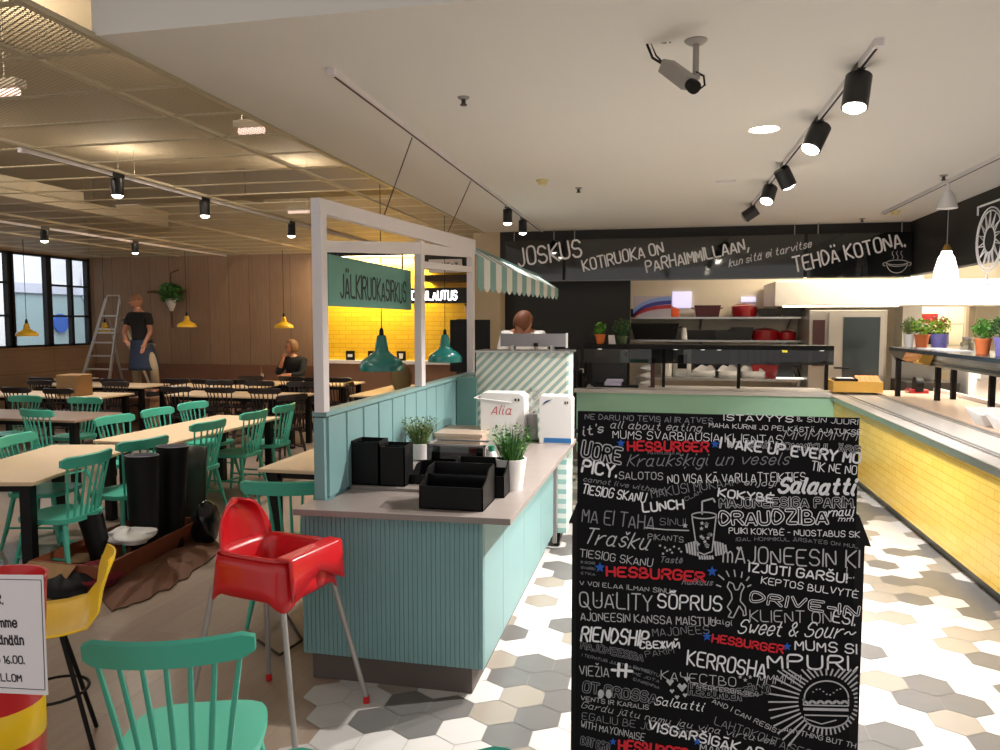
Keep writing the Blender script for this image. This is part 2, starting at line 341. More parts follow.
# services above the mesh
def duct(label, b, mat=steel): return tag(obj('ventilation_duct', b, mat, bev=.01), label, 'duct')
duct('dark sheet metal duct crossing above the mesh ceiling by the plaster soffit', B().box(-6.5, -2.7, 7.6, 7.95, 3.15, 3.4).box(-6.55, -6.45, 7.57, 7.98, 3.12, 3.43).box(-4.6, -4.5, 7.57, 7.98, 3.12, 3.43), M('duct_dark', '3A332C', .6))
duct('pale duct running lengthwise above the mesh ceiling beside the window wall', B().box(-9.4, -9.0, 2, 12.5, 3.5, 3.8), M('duct_pale', 'B8A88E', .5))
for i, (x, y, l) in enumerate(((-4.9, 3.7, 1.2), (-5.1, 4.8, .9), (-9.0, 7.6, .8), (-3.6, 6.2, .3), (-7.5, 9.5, .4), (-5.5, 10.8, .4))):
    nm = ('fluorescent batten glowing above the mesh at the left edge of the photo', 'fluorescent batten glowing above the mesh, second from the left edge', 'small lit batten above the mesh near the window wall', 'short lit batten above the mesh nearest the plaster soffit', 'short lit batten far back above the mesh over the windows side', 'farthest short lit batten above the mesh toward the yellow wall')[i]
    t = thing('batten_light', nm, 'light', (x, y, 3.45), 0, 'battens above the mesh ceiling')
    obj('housing', B().box(-l/2, l/2, -.05, .05, .03, .09).box(-l/3, -l/3+.006, 0, .006, .09, .75).box(l/3, l/3+.006, 0, .006, .09, .75), M('batten_grey%d' % i, '8A8070', .6), t); obj('lamp_tube', B().tube([(-l/2+.03, 0, 0), (l/2-.03, 0, 0)], .03, 10), ME('batten_glow%d' % i, 'FFE2D8', .7), t, smooth=True)
    li = bpy.data.lights.new('batten_lamp', 'POINT'); li.energy = 48; li.color = (1, .9, .76); li.shadow_soft_size = .1; lo = bpy.data.objects.new('batten_lamp', li); C.objects.link(lo); lo.parent = t; lo.location = (0, 0, .35)
# walls
struct('wall_back', B().box(-11.1, -6.15, 12.8, 12.95, 0, 3.0), woodw)
struct('wall_yellow', B().box(-6.15, -2.2, 12.8, 12.95, 1.06, 3.0), ytile2)
struct('wall_yellow', B().box(-6.15, -2.2, 12.78, 12.95, 0, 1.0), brownw)
struct('trim_1', B().box(-6.15, -2.3, 12.66, 12.8, 1.0, 1.06), whitep)
wl = B(); wl.box(-11.15, -11, -1, 12.95, 0, 1.30).box(-11.15, -11, -1, 12.95, 2.97, 3.1).box(-11.15, -11, -1, 6.0, 1.3, 2.97)
struct('wall_left', wl, woodw2)
for i, (a, b_) in enumerate(((6.0, 8.4), (8.4, 10.96), (10.96, 12.8))):
    t = thing('window_%d' % (i+1), 'x', 'window', (-11.02, (a+b_)/2, 1.3)); del t['label']; del t['category']; t['kind'] = 'structure'
    fr = B(); w = .05
    for yy in (a+w/2, b_-w/2): fr.box(-11.1, -11.0, yy-w/2-.02, yy+w/2+.02, 1.3, 2.97)
    if i == 2: fr.box(-11.1, -11.0, 11.73, 11.85, 1.3, 2.97); fr.box(-11.09, -11.0, 12.3, 12.36, 1.3, 2.97)
    fr.box(-11.1, -11.0, a, b_, 1.3, 1.34).box(-11.1, -11.0, a, b_, 2.93, 2.97)
    for zz in (1.86, 2.43): fr.box(-11.09, -11.01, (11.8 if i == 2 else a), b_, zz-.018, zz+.018)
    struct('window_frame', fr, bluetap, t, world=True); struct('window_pane', B().box(-11.06, -11.055, a, b_, 1.3, 2.97), glass, t, world=True)
# white column + kitchen setting
struct('wall_column', B().box(-2.62, -2.23, 10.35, 10.8, 0, 3.0), beige)
struct('trim_2', B().box(-2.23, 3.14, 10.35, 10.47, 2.33, 3.0), darkpan)
struct('trim_3', B().box(3.02, 3.14, 3.5, 10.35, 2.33, 3.0), darkpan)
struct('wall_kitchen', B().box(-2.3, 3.84, 12.6, 12.75, 0, 3.0).box(4.52, 5.3, 12.6, 12.75, 0, 3.0).box(3.84, 4.52, 12.6, 12.75, 2.24, 3.0), kwall)
struct('wall_right', B().box(5.2, 5.35, 3.0, 14.5, 0, 3.0), kwall)
struct('wall_store', B().box(3.0, 5.3, 14.4, 14.5, 0, 3.0).box(3.0, 3.1, 12.75, 14.4, 0, 3.0).box(3.0, 5.3, 12.75, 14.5, 3.0, 3.1), kwall)
struct('wall_partition', B().box(-2.23, -.44, 10.7, 10.85, 0, 2.33), darkpan)
struct('wall_pier', B().box(3.50, 3.76, 12.2, 12.6, 0, 3.0), M('white_pier', 'E8E4DE', .6))
struct('door_1', B().box(3.76, 3.84, 12.5, 12.62, 0, 2.3).box(4.5, 4.58, 12.5, 12.62, 0, 2.3).box(3.76, 4.58, 12.5, 12.62, 2.22, 2.3), M('door_frame_tan', 'BDAE98', .6))
# ================================================================ MALL BEYOND THE WINDOWS
t = thing('shop_front', 'pale shop front across the street seen through the black framed window', 'shop', (-16, 14, 0))
obj('wall', B().box(-16.2, -16, 6, 24, 0, 6), M('mall_white', 'E4E2EA', .8), t, world=True)
obj('column', B().box(-15.9, -15.5, 15.0, 15.5, 0, 6), M('mall_column', 'F0EEF2', .7), t, world=True)
obj('glazing', B().box(-16, -15.93, 8, 14.3, 0, 2.2).box(-16, -15.93, 16.0, 20, 0, 2.5), M('mall_glass', '9DB2B8', .15), t, world=True)
obj('fascia', B().box(-16, -15.85, 15.8, 23, 2.5, 2.75), M('mall_fascia', 'C8CADC', .6), t, world=True)
obj('round_sign', B().tube([(-15.9, 17.35, 1.72), (-15.84, 17.35, 1.72)], .25, 24), M('mall_blue', '3A62B8', .6), t, world=True)
obj('red_notice', B().box(-15.9, -15.84, 18.5, 18.9, 1.5, 2.0), M('mall_red', 'D04858', .6), t, world=True)
obj('hanging_sign', B().box(-15.9, -15.5, 18.2, 19.6, 2.4, 3.1), M('mall_sign_white', 'F4F2FA', .6), t, world=True)
obj('pavement', B().box(-16, -11.2, 4, 24, -.1, 0), M('mall_floor', 'B8B4B8', .5), t, world=True)
# ================================================================ LIGHT TRACKS
def track(label, x, y0, y1, z, mat=whitep, w=.035):
    t = thing('light_track', label, 'light track', (x, y0, z))
    obj('rail', B().box(-w/2, w/2, 0, y1-y0, -.03, 0), mat, t)
    obj('slot', B().box(-.006, .006, .02, y1-y0-.02, -.032, -.028), black, t)
    obj('end_cap', B().box(-w/2-.002, w/2+.002, -.02, .02, -.033, .001), mat, t); return t
track('long white light track on the plaster ceiling above the teal frame', -1.615, 3.55, 10.2, 3.0)
track('white light track on the plaster ceiling carrying five black spotlights', .92, 3.7, 9.4, 3.0)
track('white light track under the mesh ceiling carrying three black spotlights', -4.47, 4.6, 12.6, 2.985)
track('white light track under the mesh ceiling nearest the window wall', -7.9, 6.6, 12.6, 2.985)
t = track('pale ceiling rail above the right end of the kitchen counter', 2.45, 6.0, 9.4, 3.0)
def spotlight(loc, tilt, az, label, group, size=.055, L=.16, lit=True, e=0, spread=70, drop=.07):
    """fixture hanging from a track; tilt from straight down, azimuth of the aim"""
    t = thing('spotlight', label, 'spotlight', loc, 0, group)
    obj('adaptor', B().box(-.018, .018, -.07, .07, -.035, 0), lamph, t)
    obj('stem', B().tube([(0, 0, -.03), (0, 0, -drop-.02)], .01, 8), lamph, t, smooth=True)
    d = Vector((math.sin(tilt)*math.cos(az), math.sin(tilt)*math.sin(az), -math.cos(tilt)))
    a = Vector((0, 0, -drop-.02))-d*.05; e1 = a+d*L
    q = (-d).to_track_quat('Z', 'Y').to_matrix().to_4x4(); q.translation = a
    hd = B().lathe([(.001, 0), (size*.9, -.001), (size, -.008), (size, -L), (size*.86, -L), (size*.86, -L+.025), (.001, -L+.024)], n=20); hd.xf(q)
    h = obj('lamp_head', hd, lamph, t, smooth=True)
    ln = B().lathe([(.001, -L-.022), (size*.5, -L-.018), (size*.84, -L-.004), (size*.84, -L+.02), (.001, -L+.02)], n=20); ln.xf(q)
    obj('lens', ln, lens if lit else grey, h)
    if e:
        li = bpy.data.lights.new('spot', 'SPOT'); li.energy = e; li.spot_size = math.radians(spread); li.spot_blend = .6; li.shadow_soft_size = .03; li.color = (1, .95, .88)
        lo = bpy.data.objects.new('spot_lamp', li); C.objects.link(lo); lo.parent = t; lo.location = a+d*(L+.05); lo.rotation_euler = d.to_track_quat('-Z', 'Y').to_euler()
    return t
g = 'spotlights on the right track'
spotlight((.92, 4.05, 3), .25, -2.2, 'nearest black spotlight of the right track, lit and aimed down', g, .062, .17, True, 225, 95)
spotlight((.92, 5.0, 3), .5, -2.6, 'lit black spotlight second from the camera on the right track, tilted left', g, .062, .17, True, 225, 95)
spotlight((.92, 6.35, 3), .6, .6, 'black spotlight in the middle of the right track, turned to the yellow counter', g, .062, .15, True, 225, 100)
spotlight((.92, 7.15, 3), .5, -2.2, 'lit black spotlight fourth from the camera on the right track', g, .062, .15, True, 160, 90)
spotlight((.92, 8.4, 3), 1.0, 2.9, 'farthest black spotlight of the right track, turned away to the left', g, .062, .15, False, 0)
g = 'spotlights on the track over the teal frame'
spotlight((-1.64, 8.0, 3), 0, 0, 'black spotlight near the end of the track over the awning, nearer one', g, .05, .15, True, 28, 90)
spotlight((-1.64, 8.9, 3), 0, 0, 'black spotlight at the end of the track over the awning, farther one', g, .05, .15, True, 28, 90)
g = 'spotlights under the mesh ceiling'
spotlight((-4.47, 5.55, 2.985), 0, 0, 'nearest and brightest black spotlight under the mesh ceiling', g, .05, .14, True, 57, 115)
spotlight((-4.47, 6.78, 2.985), 0, 0, 'black spotlight under the mesh ceiling, second on its track', g, .05, .14, True, 72, 115)
spotlight((-4.47, 8.57, 2.985), 0, 0, 'black spotlight under the mesh ceiling just left of the teal frame', g, .05, .14, True, 57, 115)
spotlight((-7.9, 8.42, 2.985), 0, 0, 'black spotlight under the mesh ceiling nearest the windows', g, .05, .14, True, 57, 115)
spotlight((-7.9, 10.15, 2.985), 0, 0, 'small black spotlight above the man on the ladder', g, .05, .14, True, 57, 115)
# ceiling devices
def downlight(loc, r, label, e):
    t = thing('downlight', label, 'ceiling light', loc, 0, 'recessed downlights')
    obj('trim_ring', B().lathe([(r, 0), (r*1.12, -.006), (r*1.15, 0), (r*1.1, .0)], n=28), whitep, t, smooth=True)
    obj('diffuser', B().lathe([(.001, -.004), (r, -.004), (r, .0)], n=28), lensw, t)
    li = bpy.data.lights.new('down', 'SPOT'); li.energy = e; li.spot_size = 2.2; li.spot_blend = .8; li.shadow_soft_size = .08; li.color = (1, .96, .9)
    lo = bpy.data.objects.new('down_lamp', li); C.objects.link(lo); lo.parent = t; lo.location = (0, 0, -.03)
downlight((.63, 5.22, 3), .09, 'round lit downlight beside the right light track', 250)
downlight((3.30, 9.35, 2.999), .1, 'lit downlight at the far right above the black fascia', 90)
t = thing('ceiling_sprinkler', 'dark sprinkler head on the plaster ceiling right of the long track', 'sprinkler', (-1.1, 4.14, 3), 0, 'ceiling sprinklers')
obj('escutcheon', B().lathe([(.001, -.012), (.025, -.012), (.035, 0), (.001, 0)], n=16), grey, t, smooth=True)
obj('head', B().lathe([(.012, -.01), (.012, -.035), (.02, -.04), (.02, -.045), (.001, -.046)], n=12), M('sprinkler_dark', '3A3430', .4), t, smooth=True)
RS = Repeat(t); RS((-1.1, 4.14, 3), 0, 'dark sprinkler head on the plaster ceiling right of the long track')
RS((2.33, 7.15, 3), 0, 'sprinkler head on the ceiling above the white pendant lamp')
RS((-.78, 7.1, 3), 0, 'small sprinkler head beside the yellowish smoke detector')
RS((2.35, 9.9, 3), 0, 'sprinkler head close to the top of the black wall lettering')
for i, (p, lb) in enumerate((((-1.05, 6.64, 3), 'yellowed round smoke detector above the striped awning'), ((2.55, 9.3, 3), 'yellowed smoke detector above the end of the chalk lettering'))):
    t = thing('smoke_detector', lb, 'smoke detector', p, 0, 'smoke detectors')
    yc = M('aged_plastic%d' % i, 'D6C890', .5); obj('base', B().lathe([(.055, 0), (.055, -.015), (.045, -.02)], n=20), yc, t, smooth=True); obj('sensor', B().lathe([(.04, -.018), (.035, -.045), (.001, -.05)], n=20), yc, t, smooth=True)
# security camera
t = thing('security_camera', 'grey security camera hanging from the plaster ceiling with looped cables', 'camera', (.13, 3.54, 3))
tg = M('camera_grey', '98928C', .4)
obj('ceiling_plate', B().lathe([(.001, -.018), (.035, -.016), (.05, -.004), (.05, 0), (.001, 0)], n=24), tg, t, smooth=True)
obj('bracket', B().tube([(0, 0, -.01), (0, 0, -.15)], .014, 10).lathe([(.02, -.17), (.022, -.15), (.001, -.14)], n=12), tg, t, smooth=True)
p0, p1 = PY(666, 66, 3.54)-Vector((.13, 3.54, 3)), PY(690, 84, 3.40)-Vector((.13, 3.54, 3))
bd = B().beam(p0, p1, .07, .062); ob = obj('body', bd, tg, t, bev=.008)
dd = (p1-p0).normalized(); obj('camera_lens', B().tube([p1, p1+dd*.03, p1+dd*.045], [.025, .03, .028], 16), black, t, smooth=True)
obj('rear_panel', B().beam(p0-dd*.004, p0+dd*.003, .055, .05), black, t)
obj('cable', B().tube([p0, p0+Vector((-.06, 0, .04)), p0+Vector((-.085, 0, .10)), p0+Vector((-.05, 0, .155)), (p0.x+.02, p0.y, -.0)], .006, 6).tube([p0, p0+Vector((-.045, 0, .05)), p0+Vector((-.07, 0, .11)), (p0.x+.0, p0.y, -.0)], .004, 6), black, t, smooth=True)
obj('loop_cable', B().tube([(0, -.01, -.14), (.035, -.01, -.16), (.04, -.01, -.2), (.01, -.02, -.225), p1*.6+p0*.4], .005, 6), black, t, smooth=True)
# recessed ceiling seam grille
t = tag(obj('ceiling_vent', B().box(.45, .62, 7.0, 7.1, 2.99, 3.0).box(.47, .60, 7.02, 7.08, 2.985, 2.99), whitep), 'small flat vent on the plaster ceiling left of the spotlights', 'vent')
# ================================================================ LEFT SERVING COUNTER
root = thing('serving_counter', 'teal beadboard serving counter with grey worktop left of the chalk sign', 'counter', (-1.2, 3.3, 0))
x0, x1, yf, yb = -1.70, -.79, 3.30, 5.6
prof = []; n = 40; w = (x1-x0)/n
for i in range(n): prof += [(x0+i*w+.001, yf+.004), (x0+i*w+.003, yf), (x0+(i+1)*w-.003, yf), (x0+(i+1)*w-.001, yf+.004)]
prof += [(x1, yf+.02), (x0, yf+.02)]
obj('front_panel', B().prism([(a, b_, .13) for a, b_ in prof], (0, 0, .71)), tealc, root, world=True)
sp = B()
for a, b_ in ((3.325, 3.75), (3.75, 4.35), (4.35, 5.0), (5.0, 5.6)): sp.box(x1-.02, x1, a+.002, b_-.002, .13, .84)
obj('side_panel', sp, tealc, root, world=True, bev=.002)
obj('carcass', B().box(x0, x1-.02, yf+.02, yb, .13, .84), tealend, root, world=True)
obj('plinth', B().box(-1.66, -.85, 3.32, 5.55, 0, .13), plinth, root, world=True)
obj('worktop', B().prism([(-1.69, 3.2, .84), (-.65, 3.24, .84), (-.62, 5.62, .84), (-1.60, 5.62, .84), (-1.60, 3.395, .84), (-1.69, 3.395, .84)], (0, 0, .03)), ctop, root, world=True, bev=.003)
obj('back_ledge', B().box(-1.60, -1.02, 3.66, 4.4, .87, .885), ctop, root, world=True, bev=.002)
obj('far_shelf', B().box(-1.60, -1.24, 5.15, 5.6, .93, .95).box(-1.60, -1.26, 5.17, 5.6, .87, .93), stone, root, world=True)
# low wall
root = thing('low_partition', 'low pale teal boarded partition rising behind the serving counter', 'partition', (-1.67, 4.9, 0))
obj('panel_core', B().box(-1.675, -1.62, 3.4, 6.4, 0, 1.28), tealc, root, world=True)
bb = B()
for i in range(13): y = 3.42+i*.228; bb.prism([(-1.62, y+.004, .88), (-1.608, y+.012, .88), (-1.608, y+.216, .88), (-1.62, y+.224, .88)], (0, 0, .4))
obj('board_facing', bb, tealc, root, world=True)
obj('cap_rail', B().box(-1.68, -1.602, 3.395, 6.42, 1.285, 1.31), tealc, root, world=True, bev=.003)
obj('end_panel', B().box(-1.60, -1.44, 5.78, 5.83, .88, 1.31), tealend, root, world=True)
# white frame standing on the partition
root = thing('canopy_frame', 'white painted market frame standing on the teal partition', 'frame', (-1.65, 4.9, 1.31))
def quadyz(pts, x=-1.624, t=.046): return B().prism([(x-t/2, a, b_) for a, b_ in pts], (t, 0, 0))
for a in (3.38, 4.92, 6.33): obj('post', B().box(-1.65, -1.598, a-.035 if a > 3.4 else a-.02, a+.045, 1.31, {3.38: 2.31, 4.92: 2.3, 6.33: 2.36}[a]), whitep, root, world=True, bev=.003)
obj('top_beam', quadyz([(3.352, 2.34), (3.352, 2.27), (4.89, 2.31), (6.42, 2.34), (6.42, 2.465)]), whitep, root, world=True, bev=.002)
obj('cross_bar', quadyz([(3.42, 2.145), (3.42, 2.09), (4.92, 2.21), (6.38, 2.31), (6.38, 2.36), (4.92, 2.29)], t=.045), whitep, root, world=True, bev=.002)
obj('short_bar', quadyz([(4.95, 2.165), (4.95, 2.12), (6.34, 2.18), (6.34, 2.225)], t=.045), whitep, root, world=True)
for a, b_ in ((4.24, 2.36), (5.59, 2.42)):
    top = Vector((-1.64, a+.6, 2.97)) if a < 5 else Vector((-1.64, a+.82, 2.97))
    obj('suspension_wire', B().tube([(-1.625, a, b_-.01), top], .004, 6), M('wire%d' % a, '4A4038', .5), root, world=True)
# hanging sign with lettering
root = thing('hanging_sign', 'teal hanging sign reading JÄLKIRUOKASIRKUS inside the white frame', 'sign', (-1.72, 4.33, 1.83))
obj('panel', B().box(-1.735, -1.705, 3.67, 4.99, 1.835, 2.105), signt, root, world=True, bev=.002)
lb = B(); fn = Plane((-1.7035, 3.81, 1.885), (0, 1, 0), (0, 0, 1), (1, 0, 0)); text(lb, 'JÄLKIRUOKASIRKUS', .125, fn, w=1.06, off=-.004)
flush_text(); obj('lettering', lb, M('sign_ink', '2B3A38', .7), root, world=True)
obj('hanger', B().beam((-1.72, 3.8, 2.1), (-1.72, 3.8, 2.14), .01, .01).beam((-1.72, 4.85, 2.1), (-1.72, 4.85, 2.25), .01, .01), black, root, world=True)
# striped awning
A0, A1 = Vector((-1.60, 6.48, 0)), Vector((-1.24, 9.1, 0)); nst = 17
root = thing('striped_awning', 'scalloped awning in teal and white stripes at the frame end', 'awning', (-1.45, 7.8, 2.03))
aw = B(); 
for i in range(nst):
    for j in range(4):
        u0, u1 = (i+j/4)/nst, (i+(j+1)/4)/nst
        def P(u, k):
            p = A0.lerp(A1, u); zt = 2.45+(2.27-2.45)*u; f = (u*nst) % 1; f = f if u != u1 or f > 1e-6 else 1
            sc = .045*math.sin(PI*((u*nst)-i)); pt = [p+Vector((-.22, .03, 0)), p, p][k].copy(); pt.z = [zt+.02, zt-.12, 2.065-sc][k]; return pt
        aw.add([P(u0, 0), P(u1, 0), P(u1, 1), P(u0, 1), P(u1, 2), P(u0, 2)], [(0, 1, 2, 3), (3, 2, 4, 5)], i % 2)
obj('fabric', aw, [M('awning_teal', '7FA6A6', .7), M('awning_white', 'DCDCD8', .7)], root, world=True, solid=.006)
obj('awning_rail', B().beam(A0+Vector((-.22, .03, 2.475)), A1+Vector((-.22, .03, 2.295)), .03, .03), tealc, root, world=True)
obj('bracket', B().beam((-1.65, 6.4, 2.42), (-1.82, 6.5, 2.47), .03, .03), whitep, root, world=True)
# teal pendants + yellow pendants
def pendant(name, mat, r, h, top, label, group, loc, power=0, bulb=True):
    t = thing(name, label, 'pendant lamp', loc, 0, group)
    s = B().lathe([(r, 0), (r*.99, h*.14), (r*.9, h*.26), (r*.72, h*.36), (r*.45, h*.46), (r*.30, h*.56), (r*.27, h*.72), (r*.2, h*.98), (r*.14, h), (.001, h)], n=32)
    obj('lamp_shade', s, mat, t, smooth=True, solid=.004); obj('cap', B().lathe([(.022, h), (.018, h+.05), (.006, h+.07)], n=12), black, t, smooth=True)
    obj('cord', B().tube([(0, 0, h+.05), (0, 0, top-loc[2])], .004, 6), black, t)
    if bulb: obj('bulb', B().lathe([(.001, .02), (.03, .035), (.045, .07), (.03, .12), (.015, .15), (.001, .15)], n=14), white, t, smooth=True)
    return t
pendant('pendant_lamp', tealp, .2, .32, 2.985, 'nearer glossy teal pendant lamp hanging behind the white frame', 'teal pendant lamps', (-2.5, 6.47, 1.31))
pendant('pendant_lamp', tealp, .2, .32, 2.985, 'farther glossy teal pendant lamp hanging behind the white frame', 'teal pendant lamps', (-2.5, 8.52, 1.28))
for p, yy, lb in (((27, 336), 9.6, 'in front of the left window'), ((105, 333), 11.9, 'behind the stepladder'), ((187, 327), 11.6, 'right of the hanging plant'), ((284, 328), 11.9, 'above the seated person')):
    q = PY(p[0], p[1], yy); pendant('pendant_lamp', yelp, .15 if yy < 10 else .16, .19, 2.985, 'small yellow pendant lamp '+lb, 'yellow pendant lamps', tuple(q))
# ================================================================ ITEMS ON THE LEFT COUNTER
def blades(b, c, n, r, h, lean, w=.004, mi=0, rg=random):
    for i in range(n):
        a = rg.random()*2*PI; rr = r*math.sqrt(rg.random()); p = Vector(c)+Vector((rr*math.cos(a), rr*math.sin(a), 0)); L = h*(.6+.4*rg.random()); a2 = a+rg.uniform(-.6, .6); ln = lean*(.3+.7*rg.random())*(rr/r+.3)
        d = Vector((math.cos(a2), math.sin(a2), 0)); s = Vector((-d.y, d.x, 0))*w
        p1 = p+d*ln*.35+Vector((0, 0, L*.55)); p2 = p+d*ln+Vector((0, 0, L))
        b.add([p-s, p+s, p1+s, p1-s, p2], [(0, 1, 2, 3), (3, 2, 4)], mi)
    return b
def leaves(b, c, n, rx, rz, size, mi=0, rg=random):
    for i in range(n):
        d = Vector((rg.gauss(0, 1), rg.gauss(0, 1), rg.gauss(0, 1))).normalized(); k = rg.random()**.4
        p = Vector(c)+Vector((d.x*rx*k, d.y*rx*k, d.z*rz*k)); a = Vector((rg.gauss(0, 1), rg.gauss(0, 1), rg.gauss(0, .6))).normalized(); e = a.cross(Vector((rg.gauss(0, 1), rg.gauss(0, 1), rg.gauss(0, 1)))).normalized()
        s = size*(.6+.6*rg.random())
        b.add([p-a*s, p+e*s*.5+Vector((0, 0, s*.15)), p+a*s, p-e*s*.5+Vector((0, 0, s*.15))], [(0, 1, 2, 3)], mi)
    return b
def potprof(rb, rt, h, rim=.0):
    p = [(.001, 0), (rb, 0), (rt, h-rim*2)]
    if rim: p += [(rt*1.08, h-rim*2), (rt*1.08, h)]
    else: p += [(rt, h)]
    return p+[(rt*.9, h), (rt*.87, h-.02), (.001, h-.022)]
def potted(loc, rb, rt, h, potmat, leafmat, kind, label, group=None, rim=0, fh=.15, fr=.12, n=300, cat='potted plant', seed=1, n2=None):
    rg = random.Random(seed); t = thing('potted_plant', label, cat, loc, 0, group)
    obj('pot', B().lathe(potprof(rb, rt, h, rim), n=28), [potmat], t, smooth=True)
    obj('soil', B().lathe([(.001, h-.02), (rt*.86, h-.02), (rt*.86, h-.015), (.001, h-.015)], n=20), soil, t)
    b = B()
    if kind == 'grass':
        blades(b, (0, 0, h-.02), n//2, rt*.6, fh, fr*.8, .0017, 0, rg); blades(b, (0, 0, h-.02), n//3, rt*.6, fh*.85, fr, .0017, 1, rg)
        for i in range(n//2):
            a = rg.random()*6.28; q = rg.random()**.5*fr*.75; z = h+fh*rg.uniform(.15, .8); k = min(1, (z-h)/fh+.4)
            leaves(b, (q*math.cos(a)*k, q*math.sin(a)*k, z), 1, .01, .01, .011, i % 2, rg)
    else:
        leaves(b, (0, 0, h+fh*.5), n, fr, fh*.6, .028 if kind == 'leaf' else .016, 0, rg); leaves(b, (0, 0, h+fh*.6), n//3, fr, fh*.6, .024 if kind == 'leaf' else .014, 1, rg)
        for i in range(8): a = i*PI/4; b.tube([(0, 0, h-.02), (math.cos(a)*fr*.5, math.sin(a)*fr*.5, h+fh*.5)], .003, 4)
    obj('foliage', b, [leafmat, n2 or leafmat], t); return t
p = PZ(420, 458, .885); potted((p.x, p.y, .885), .07, .085, .1, white, grassm, 'grass', 'white pot with straw green grass behind the black holders', 'counter plants', fh=.2, fr=.16, n=420, seed=3, n2=leafd)
p = PZ(511, 489, .87); potted((p.x, p.y, .87), .06, .082, .165, white, leafd, 'grass', 'tall white pot with dark green herb on the counter edge', 'counter plants', fh=.22, fr=.17, n=380, seed=4, n2=leafg)
p = PZ(505, 495, .87)
# black caddies
def holder(name, label, loc, rz, w, d, h, cat='holder', step=None, div=0):
    t = thing(name, label, cat, loc, rz)
    b = B()
    th = .006
    if step:   # side profile slopes down to the front
        side = [(0, 0), (d, 0), (d, h), (d*.55, h*.97), (d*.25, step*1.15), (0, step)]
        for xx in (-w/2, w/2-th): b.prism([(xx, a, z) for a, z in side], (th, 0, 0))
        b.box(-w/2, w/2, 0, th, 0, step).box(-w/2, w/2, d-th, d, 0, h).box(-w/2, w/2, 0, d, 0, th)
    else:
        for xx in (-w/2, w/2-th): b.box(xx, xx+th, 0, d, 0, h)
        b.box(-w/2, w/2, 0, th, 0, h*.97).box(-w/2, w/2, d-th, d, 0, h).box(-w/2, w/2, 0, d, 0, th)
    obj('shell', b, black, t)
    dv = B()
    for k in range(div): q = d*(k+1)/(div+1); dv.box(-w/2+th, w/2-th, q, q+.004, th, h*(.8 if step else .95))
    if div: obj('divider', dv, blackg, t)
    return t
holder('cutlery_holder', 'tall black cutlery box nearest the partition', (-1.53, 3.70, .885), 0, .155, .14, .235, div=1)
holder('cutlery_holder', 'tall black cutlery box beside the grass pot', (-1.38, 3.70, .885), 0, .14, .14, .215, div=1)
t = holder('napkin_box', 'low black stepped box at the counter front corner', (-.955, 3.335, .87), 0, .31, .25, .18, step=.11, div=1)
holder('napkin_box', 'second low black box tucked behind the stepped box', (-.90, 3.62, .87), 0, .28, .2, .17, step=.11, div=1)
holder('lid_tray', 'low black tray between the cutlery boxes and the stepped box', (-1.21, 3.78, .885), 0, .2, .22, .09, step=.05)
t = thing('display_case', 'small glass sided case with dark contents behind the napkin boxes', 'display case', (-1.12, 4.02, .885))
obj('case_frame', B().box(-.17, .17, 0, .012, 0, .01).box(-.17, .17, 0, .012, .17, .18).box(-.17, -.158, 0, .012, 0, .18).box(.158, .17, 0, .012, 0, .18).box(-.17, .17, .17, .18, .17, .18).box(.158, .17, 0, .18, .17, .18).box(-.17, -.158, 0, .18, .17, .18), legrey, t)
obj('glass', B().box(-.158, .158, .003, .006, .01, .17), glassd, t); obj('tray', B().box(-.15, .15, .02, .17, .0, .13), blackg, t)
t = thing('sauce_bottle', 'small clear bottle with a green cap behind the tall white pot', 'bottle', (-.99, 4.35, .87))
obj('bottle_body', B().lathe([(.001, 0), (.03, 0), (.03, .09), (.018, .11), (.001, .11)], n=16), white, t, smooth=True); obj('cap', B().lathe([(.02, .108), (.02, .14), (.001, .14)], n=14), M('cap_green', '2E8C78', .4), t, smooth=True)
t = tag(obj('lidded_tub', B().lathe([(.001, 0), (.04, 0), (.045, .08), (.05, .085), (.05, .1), (.001, .1)], n=18), black, smooth=True), 'small black lidded tub beside the green capped bottle', 'tub'); t.location = (-.93, 4.15, .87)
# drink boxes
def carton(loc, w, d, h, label, rz, kind):
    t = thing('drink_carton', label, 'carton', loc, rz, 'white cartons on the teal counter')
    obj('carton_body', B().prism([(-w/2, 0, 0), (w/2, 0, 0), (w/2, 0, h*.93), (w*.38, 0, h), (-w*.45, 0, h), (-w/2, 0, h*.95)], (0, d, 0)), white, t, bev=.003)
    pb = B(); f3 = Plane((-w/2+.08, -.0012, .2), (1, 0, 0), (0, 0, 1), (0, -1, 0))
    if kind == 0:
        text(pb, 'Alia', .065, f3, w=.15, shear=.3, off=-.015)
        flush_text(); obj('lettering', pb, redink, t)
        obj('flap', B().prism([(-w/2-.05, -.005, h*.88), (w*.2, -.005, h*.8), (w*.38, d, h*.985), (-w*.45, d, h*.99)], (0, 0, .004)), white, t)
    else:
        obj('print_band', B().box(-w*.35, w/2-.002, -.002, .0, .01, .045), pinkp, t)
        obj('swoosh', B().prism([(-w*.42, -.002, h*.8), (-w*.36, -.002, h*.86), (-w*.1, -.002, h*.93), (-w*.28, -.002, h*.9)], (0, .001, 0)), pinkp, t)
        pass
    mk = B(); mk.box(w*.28, w*.32, -.002, 0, h*.84, h*.89).box(w*.35, w*.39, -.002, 0, h*.84, h*.89); obj('print_mark', mk, ink, t); return t
carton((-1.14, 5.37, .87), .33, .2, .36, 'large white carton with red script lettering and a loose flap', 0, 0)
carton((-.74, 5.33, .87), .235, .16, .35, 'narrower white carton with a blue band at the counter edge', 0, 1)
t = thing('plastic_wrap', 'crumpled clear plastic wrap between the two cartons', 'packaging', (-.92, 5.5, 1.15))
rg = random.Random(5); b = B()
